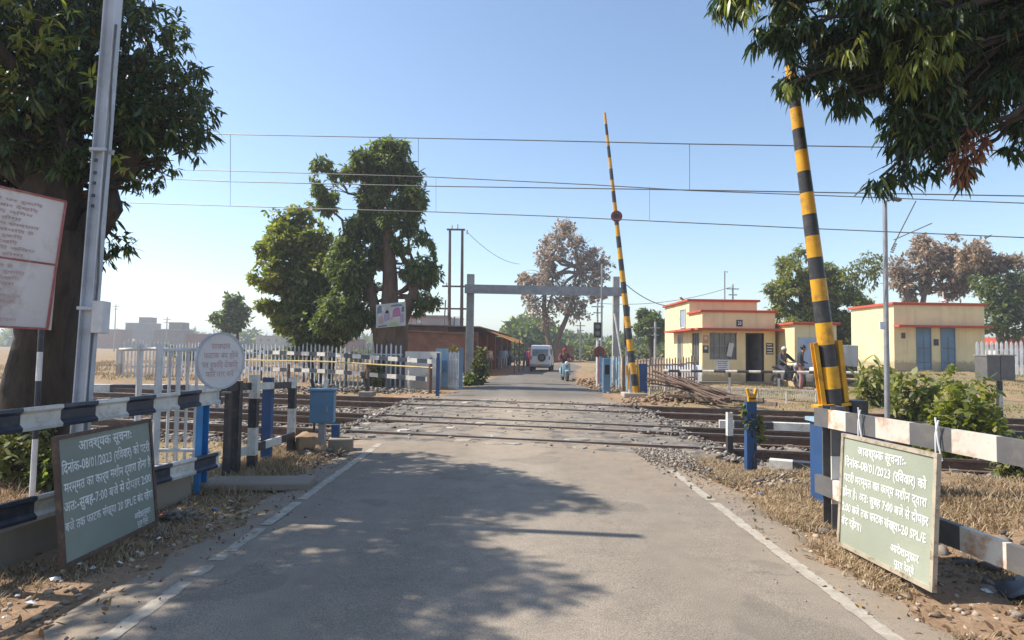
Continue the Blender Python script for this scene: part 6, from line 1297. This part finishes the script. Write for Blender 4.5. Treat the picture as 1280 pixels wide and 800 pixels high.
vp = P(675, 462.5, 44.0); vz = 0.0; Vn = empty('white_van', (vp.x, 44, 0), 'dusty white van with spare wheel on its back door, driving away on the far road', 'van')
yawv = R(-7); fv = Vector((math.sin(-yawv), math.cos(yawv), 0)); sv2 = Vector((fv.y, -fv.x, 0)); O = Vector((vp.x, 44.0, 0))
def vpnt(s, f, z): return O+sv2*s+fv*f+up*z
prof = [(0.0, .42), (-.05, .55), (0.0, 1.0), (.10, 1.62), (.20, 1.84), (.5, 1.90), (2.4, 1.90), (2.75, 1.78), (3.3, 1.12), (3.85, 1.0), (3.95, .75), (3.92, .42)]
mb = MB(); n_ = len(prof); hw = 0.76
def inset(z): return hw-(0.10*max(0, (z-1.0)/0.9))
for s in (-1, 1): mb.v += [vpnt(s*inset(z), f, z) for f, z in prof]
mb.f += [tuple(range(n_)), tuple(range(2*n_-1, n_-1, -1))]+[(k, (k+1) % n_, n_+(k+1) % n_, n_+k) for k in range(n_)]; mb.m += [0]*(n_+2)
bd = mb.build('body', M['carwhite'], Vn)
md = bd.modifiers.new('b', 'BEVEL'); md.width = 0.05; md.segments = 2; md.limit_method = 'ANGLE'
rotv = Matrix((sv2, fv, up)).transposed()
def vb_(nm, c, sz, mat, rx=0, par=None, bev=0.0): mb = MB(); mb.box(vpnt(*c), sz, rot=rotv@Matrix.Rotation(rx, 3, 'X'), bev=bev); return mb.build(nm, mat, par or Vn)
vb_('rear_window', (0, 0.04, 1.36), (1.12, 0.03, 0.48), M['glass'], -0.16); vb_('rear_bumper', (0, -0.08, 0.46), (1.45, 0.12, 0.18), M['galv'], bev=0.02)
for s in (-1, 1):
    vb_('side_window', (s*(inset(1.4)+0.0), 1.25, 1.42), (0.03, 1.9, 0.42), M['glass']); vb_('tail_light', (s*0.66, -0.01, 0.98), (0.1, 0.05, 0.26), M['carred'])
    for f in (0.65, 3.2): wheel(Vn, vpnt(s*0.68, f, 0.32), 0.32, 0.2, sv2)
vb_('number_plate', (-0.05, -0.15, 0.5), (0.4, 0.02, 0.1), M['yellow']); vb_('windscreen', (0, 3.02, 1.45), (1.3, 0.03, 0.75), M['glass'], 0.7); vb_('underbody', (0, 1.9, 0.36), (1.2, 3.6, 0.16), M['black'])
wheel(Vn, vpnt(0.12, -0.10, 1.02), 0.29, 0.17, fv)
mb = MB(); mb.box(vpnt(0, 0.03, 0.78), (1.3, 0.02, 0.02), rot=rotv); mb.build('door_seam', M['grey'], Vn)

def two_wheeler(loc, rz, label, scooter, bodym, scale=1.0):
    t = empty('scooter' if scooter else 'motorcycle', loc, label, 'scooter' if scooter else 'motorcycle'); L = Vector(loc); Rm = Matrix.Rotation(rz, 3, 'Z')
    f = lambda x, y, z: L+Rm@Vector((x, y, z)); ax = Rm@Vector((1, 0, 0)); rw = 0.24 if scooter else 0.29     # faces -y
    wheel(t, f(0, -0.62, rw), rw, 0.10, ax, not scooter); wheel(t, f(0, 0.60, rw), rw, 0.11, ax, not scooter)
    mb = MB()
    if scooter:
        mb.box(f(0, 0.0, 0.26), (0.26, 0.5, 0.07), rz, bev=0.02); mb.box(f(0, 0.50, 0.50), (0.30, 0.68, 0.32), rz, bev=0.09); mb.build('body', bodym, t, True)
        mb = MB(); mb.box(f(0, -0.38, 0.60), (0.42, 0.08, 0.62), rot=Rm@Matrix.Rotation(-0.25, 3, 'X'), bev=0.035); mb.box(f(0, -0.55, 0.52), (0.16, 0.34, 0.08), rot=Rm@Matrix.Rotation(0.1, 3, 'X'), bev=0.03); mb.build('front_apron', bodym, t, True)
    else:
        mb.box(f(0, -0.10, 0.78), (0.24, 0.46, 0.22), rz, bev=0.08); mb.box(f(0, 0.05, 0.45), (0.24, 0.36, 0.34), rz, bev=0.04, mi=1); mb.box(f(0, 0.52, 0.68), (0.18, 0.30, 0.12), rz, bev=0.04); mb.build('body', [bodym, M['grey']], t, True)
        mb = MB(); mb.tube([f(0.12, 0.0, 0.3), f(0.14, 0.75, 0.36)], 0.045, 8); mb.build('exhaust', M['galv'], t)
        mb = MB(); mb.tube([f(0.02, -0.62, 0.56), f(0, -0.45, 0.60), f(0, -0.85, 0.5)], 0.05, 6); mb.build('front_mudguard', bodym, t)
    mb = MB(); mb.box(f(0, 0.38, 0.80), (0.26, 0.66, 0.1), rz, bev=0.04); mb.build('seat', M['rubber'], t)
    mb = MB()
    for s in (-1, 1): mb.tube([f(s*0.07, -0.62, rw), f(s*0.07, -0.38, 0.92)], 0.022, 6)
    mb.build('front_fork', M['galv'], t)
    mb = MB(); mb.tube([f(-0.34, -0.22, 1.04), f(-0.12, -0.34, 1.0), f(0.12, -0.34, 1.0), f(0.34, -0.22, 1.04)], 0.018, 6)
    for s in (-1, 1): mb.tube([f(s*0.24, -0.28, 1.02), f(s*0.27, -0.30, 1.16)], 0.008, 5); mb.box(f(s*0.29, -0.30, 1.2), (0.11, 0.02, 0.07), rz, bev=0.008)
    mb.build('handlebar', M['black'], t)
    mb = MB(); mb.sphere(f(0, -0.46, 0.90), 0.10, 12, 8, sc=(1, 0.8, 1)); mb.build('headlight', M['lampglass'], t, True)
    return t
sp_ = P(706, 474, 31.5); two_wheeler((sp_.x, 31.5, 0), R(6), 'pale blue scooter ridden towards the crossing on the far road', True, M['paleblue'])
person((sp_.x, 31.5, -0.03), R(6), 'person in dark red riding the pale blue scooter', mar, gn, SIT, scarf=rdm)
q = P(984, 482, 24.6); two_wheeler((q.x, 24.6, gz(q.x, 24.6)), R(20), 'dark motorcycle with a seated rider by the gate hut door', False, M['black'])
q = P(1022, 482, 24.6); two_wheeler((q.x, 25.0, gz(q.x, 24.6)), R(28), 'white-grey motorcycle parked behind the standing person by the cream side block', False, M['whiteclean'])
q = P(637, 455, 61); two_wheeler((q.x+0.3, 60, 0), R(120), 'small motorcycle parked at the far end of the shops', False, M['galv'])
mb = MB(); q = P(637, 455, 46); 

# ------------------------------------------------------------------ dry grass, litter, bag
def grass(name, x, y, hmin, hmax, mat, seed, nb=7, wd=0.006, spread=0.05, lean=0.4):
    r = np.random.RandomState(seed); n = len(x); base = np.repeat(np.stack([x, y, ground_z(x, y)-0.01], -1), nb, 0); N = n*nb
    base[:, :2] += r.normal(0, spread, (N, 2)); a = r.uniform(0, 6.28, N); h = r.uniform(hmin, hmax, N)*np.repeat(r.uniform(0.5, 1.2, n), nb); ln = np.abs(r.normal(lean, 0.6, N))*h
    tipp = base+np.stack([np.cos(a)*ln, np.sin(a)*ln, h], -1); mid = base*0.5+tipp*0.5+np.stack([-np.cos(a)*ln*0.15, -np.sin(a)*ln*0.15, h*0.12], -1); s = np.stack([-np.sin(a), np.cos(a), np.zeros(N)], -1)*wd
    v = np.stack([base-s, base+s, mid+s*0.8, mid-s*0.8, tipp], 1).reshape(-1, 3); b = (np.arange(N)*5)[:, None]
    return tag(mesh_obj(name, np_mesh(name, v, tris=b+[3, 2, 4], quads=b+[0, 1, 2, 3]), mat), kind='stuff')
r = np.random.RandomState(5)
def patchy(x, y, th=0.0, f=1.3): return np.array([mnoise.noise(Vector((a*f, b*f, 3.3))) for a, b in zip(x, y)]) > th
n = 11000; x = 2.5+np.abs(r.normal(0.55, 0.9, n)); y = 2.0+7.2*r.uniform(0, 1, n)**0.8; k = patchy(x, y, -0.12); grass('dry_grass', x[k], y[k], 0.015, 0.075, M['straw'], 1, 16, 0.0035, 0.07, 1.1)
n = 2600; x = -2.75-np.abs(r.normal(0.2, 0.6, n)); y = 2.2+7.2*r.uniform(0, 1, n); k = patchy(x, y, 0.02); grass('dry_grass', x[k], y[k], 0.015, 0.07, M['straw'], 2, 10, 0.0035, 0.06, 1.0)
n = 900; x = -3.15+r.normal(0, 0.25, n); y = 6.6+r.uniform(0, 1, n)*2.9; grass('dry_grass', x, y, 0.03, 0.15, M['straw'], 3, 14, 0.004, 0.07, 0.8)
n = 2600; x = -4.2-r.uniform(0, 1, n)*6; y = 3+7*r.uniform(0, 1, n); k = patchy(x, y, -0.05); grass('dry_grass', x[k], y[k], 0.03, 0.14, M['straw'], 4, 9, 0.005, 0.07, 0.8)
n = 6500; x = 4+r.uniform(0, 1, n)*26; y = 9+r.uniform(0, 1, n)*24; kk = (y+TS*x > 19.6) | ((y+TS*x) < 9.4); k = patchy(x, y, -0.1, 0.5) & kk; grass('dry_grass', x[k], y[k], 0.03, 0.11, M['weed'], 6, 9, 0.010, 0.14, 0.8)
n = 2500; x = 3.0+r.uniform(0, 1, n)*9; y = 8.8-TS*x-r.uniform(0, 1, n)*3; k = patchy(x, y, -0.2); grass('dry_grass', x[k], y[k], 0.03, 0.12, M['straw'], 9, 12, 0.005, 0.08, 0.9)
n = 5200; x = -2.8-r.uniform(0, 1, n)*32; y = 27+r.uniform(0, 1, n)*34; k = patchy(x, y, -0.1, 0.3); grass('dry_grass', x[k], y[k], 0.06, 0.24, M['straw'], 7, 7, 0.022, 0.2)
# fallen leaves on the verges and road edge
n = 1300; sgn = np.where(r.uniform(0, 1, n) < 0.45, -1, 1); x = sgn*(2.1+np.abs(r.normal(0.35, 0.8, n))); y = 2.0+r.uniform(0, 1, n)*7; z = np.where(np.abs(x) < 2.42, 0.012, ground_z(x, y)+0.025)
pt = np.stack([x, y, z], -1); d_ = unit(np.stack([r.normal(0, 1, n), r.normal(0, 1, n), np.full(n, 0.1)], -1))
tag(leaves('fallen_leaves', None, M['deadleaf'], pt, d_, 1, 0.055, 0.022, 0.0, 6), kind='stuff')
# plastic litter
rnd = random.Random(9); lm = [M['whiteclean'], cloth('blue_wrapper', (0.1, 0.2, 0.4)), cloth('red_wrapper', (0.45, 0.08, 0.05)), cloth('tan_wrapper', (0.5, 0.4, 0.25))]
mb = MB()
for k in range(60):
    if k < 45: x = -2.75-abs(rnd.gauss(0, 0.3)); y = rnd.uniform(3.2, 8.5)
    else: x = 2.75+abs(rnd.gauss(0, 0.4)); y = rnd.uniform(3.0, 8.5)
    z = gz(x, y)+0.02; a = rnd.uniform(0, 6.28); s = rnd.uniform(0.01, 0.035); e1 = Vector((math.cos(a), math.sin(a), rnd.uniform(-.2, .4)))*s; e2 = Vector((-math.sin(a), math.cos(a), rnd.uniform(-.2, .5)))*s*rnd.uniform(.3, .9); c = Vector((x, y, z))
    mb.add([c-e1-e2, c+e1-e2*0.7, c+e1*0.8+e2, c-e1*0.9+e2*0.8, c+up*s*0.5], [(0, 1, 4), (1, 2, 4), (2, 3, 4), (3, 0, 4)], rnd.choice([0, 0, 1, 2, 3]))
tag(mb.build('wayside_litter', lm), kind='stuff')
# sandy flat stone by left road edge
# dark plastic sheet / bag heap behind right rail
c = Vector((3.62, 3.85, gz(3.62, 3.85))); nu, nv = 16, 12; V = []; F = []
for j in range(nv+1):
    for i in range(nu+1):
        u, v = i/nu-0.5, j/nv-0.5; h = 0.24*math.exp(-(u*u+v*v)*7)+0.07*mnoise.noise(Vector((u*7, v*7, 1)))+0.03*mnoise.noise(Vector((u*19, v*19, 4))); V.append(c+Vector((u*0.8, v*0.9, max(-0.01, h))))
for j in range(nv):
    for i in range(nu): s_ = j*(nu+1)+i; F.append((s_, s_+1, s_+nu+2, s_+nu+1))
m_, nt, bs, ns, lk = new_mat('black_plastic_sheet'); bs.inputs['Base Color'].default_value = (0.02, 0.02, 0.022, 1); bs.inputs['Roughness'].default_value = 0.35
mb = MB(); mb.add(V, F); mb.add([v-up*0.012 for v in V], F); o = mb.build('plastic_sheet', m_, None, True); tag(o, 'crumpled black plastic sheet on the ground behind the right notice board', 'plastic sheet')
rubble('rubble_heap', (4.3, 3.9), 1.2, 1.6, 260, 0.02, 0.09, None, None, 0.15)
rubble('rubble_heap', (3.4, 7.5), 1.0, 0.6, 160, 0.012, 0.035, None, None, 0.12)
a = G(470, 545); rubble('rubble_heap', (-2.9, 9.0), 0.7, 0.9, 360, 0.012, 0.05, None, None, 0.12)
rubble('rubble_heap', (-3.0, 5.7), 0.3, 0.5, 60, 0.02, 0.05, None, M['rubble'], 0.06)
rubble('rubble_heap', (5.2, 19.6), 1.6, 0.8, 500, 0.02, 0.09, None, M['dirtstone'], 0.3)
rubble('rubble_heap', (-6.2, 22.0), 3.8, 0.7, 900, 0.02, 0.085, None, None, 0.22)
rubble('earth_bank', (3.9, 29), 1.0, 4.5, 900, 0.02, 0.11, None, M['dirtstone'], 0.3)

# ------------------------------------------------------------------ haze in the air
mb = MB(); mb.box((0, 520, 12.6), (2700, 2000, 28.0)); hz = mb.build('haze', None, None); tag(hz, kind='stuff')
hm = bpy.data.materials.new('winter_haze'); hm.use_nodes = True; hn = hm.node_tree.nodes; hn.clear(); ho = hn.new('ShaderNodeOutputMaterial'); hv = hn.new('ShaderNodeVolumePrincipled')
hv.inputs['Color'].default_value = (0.86, 0.9, 0.96, 1); hv.inputs['Density'].default_value = 0.0014; hv.inputs['Anisotropy'].default_value = 0.3
hm.node_tree.links.new(hv.outputs[0], ho.inputs['Volume']); hz.data.materials.clear(); hz.data.materials.append(hm)
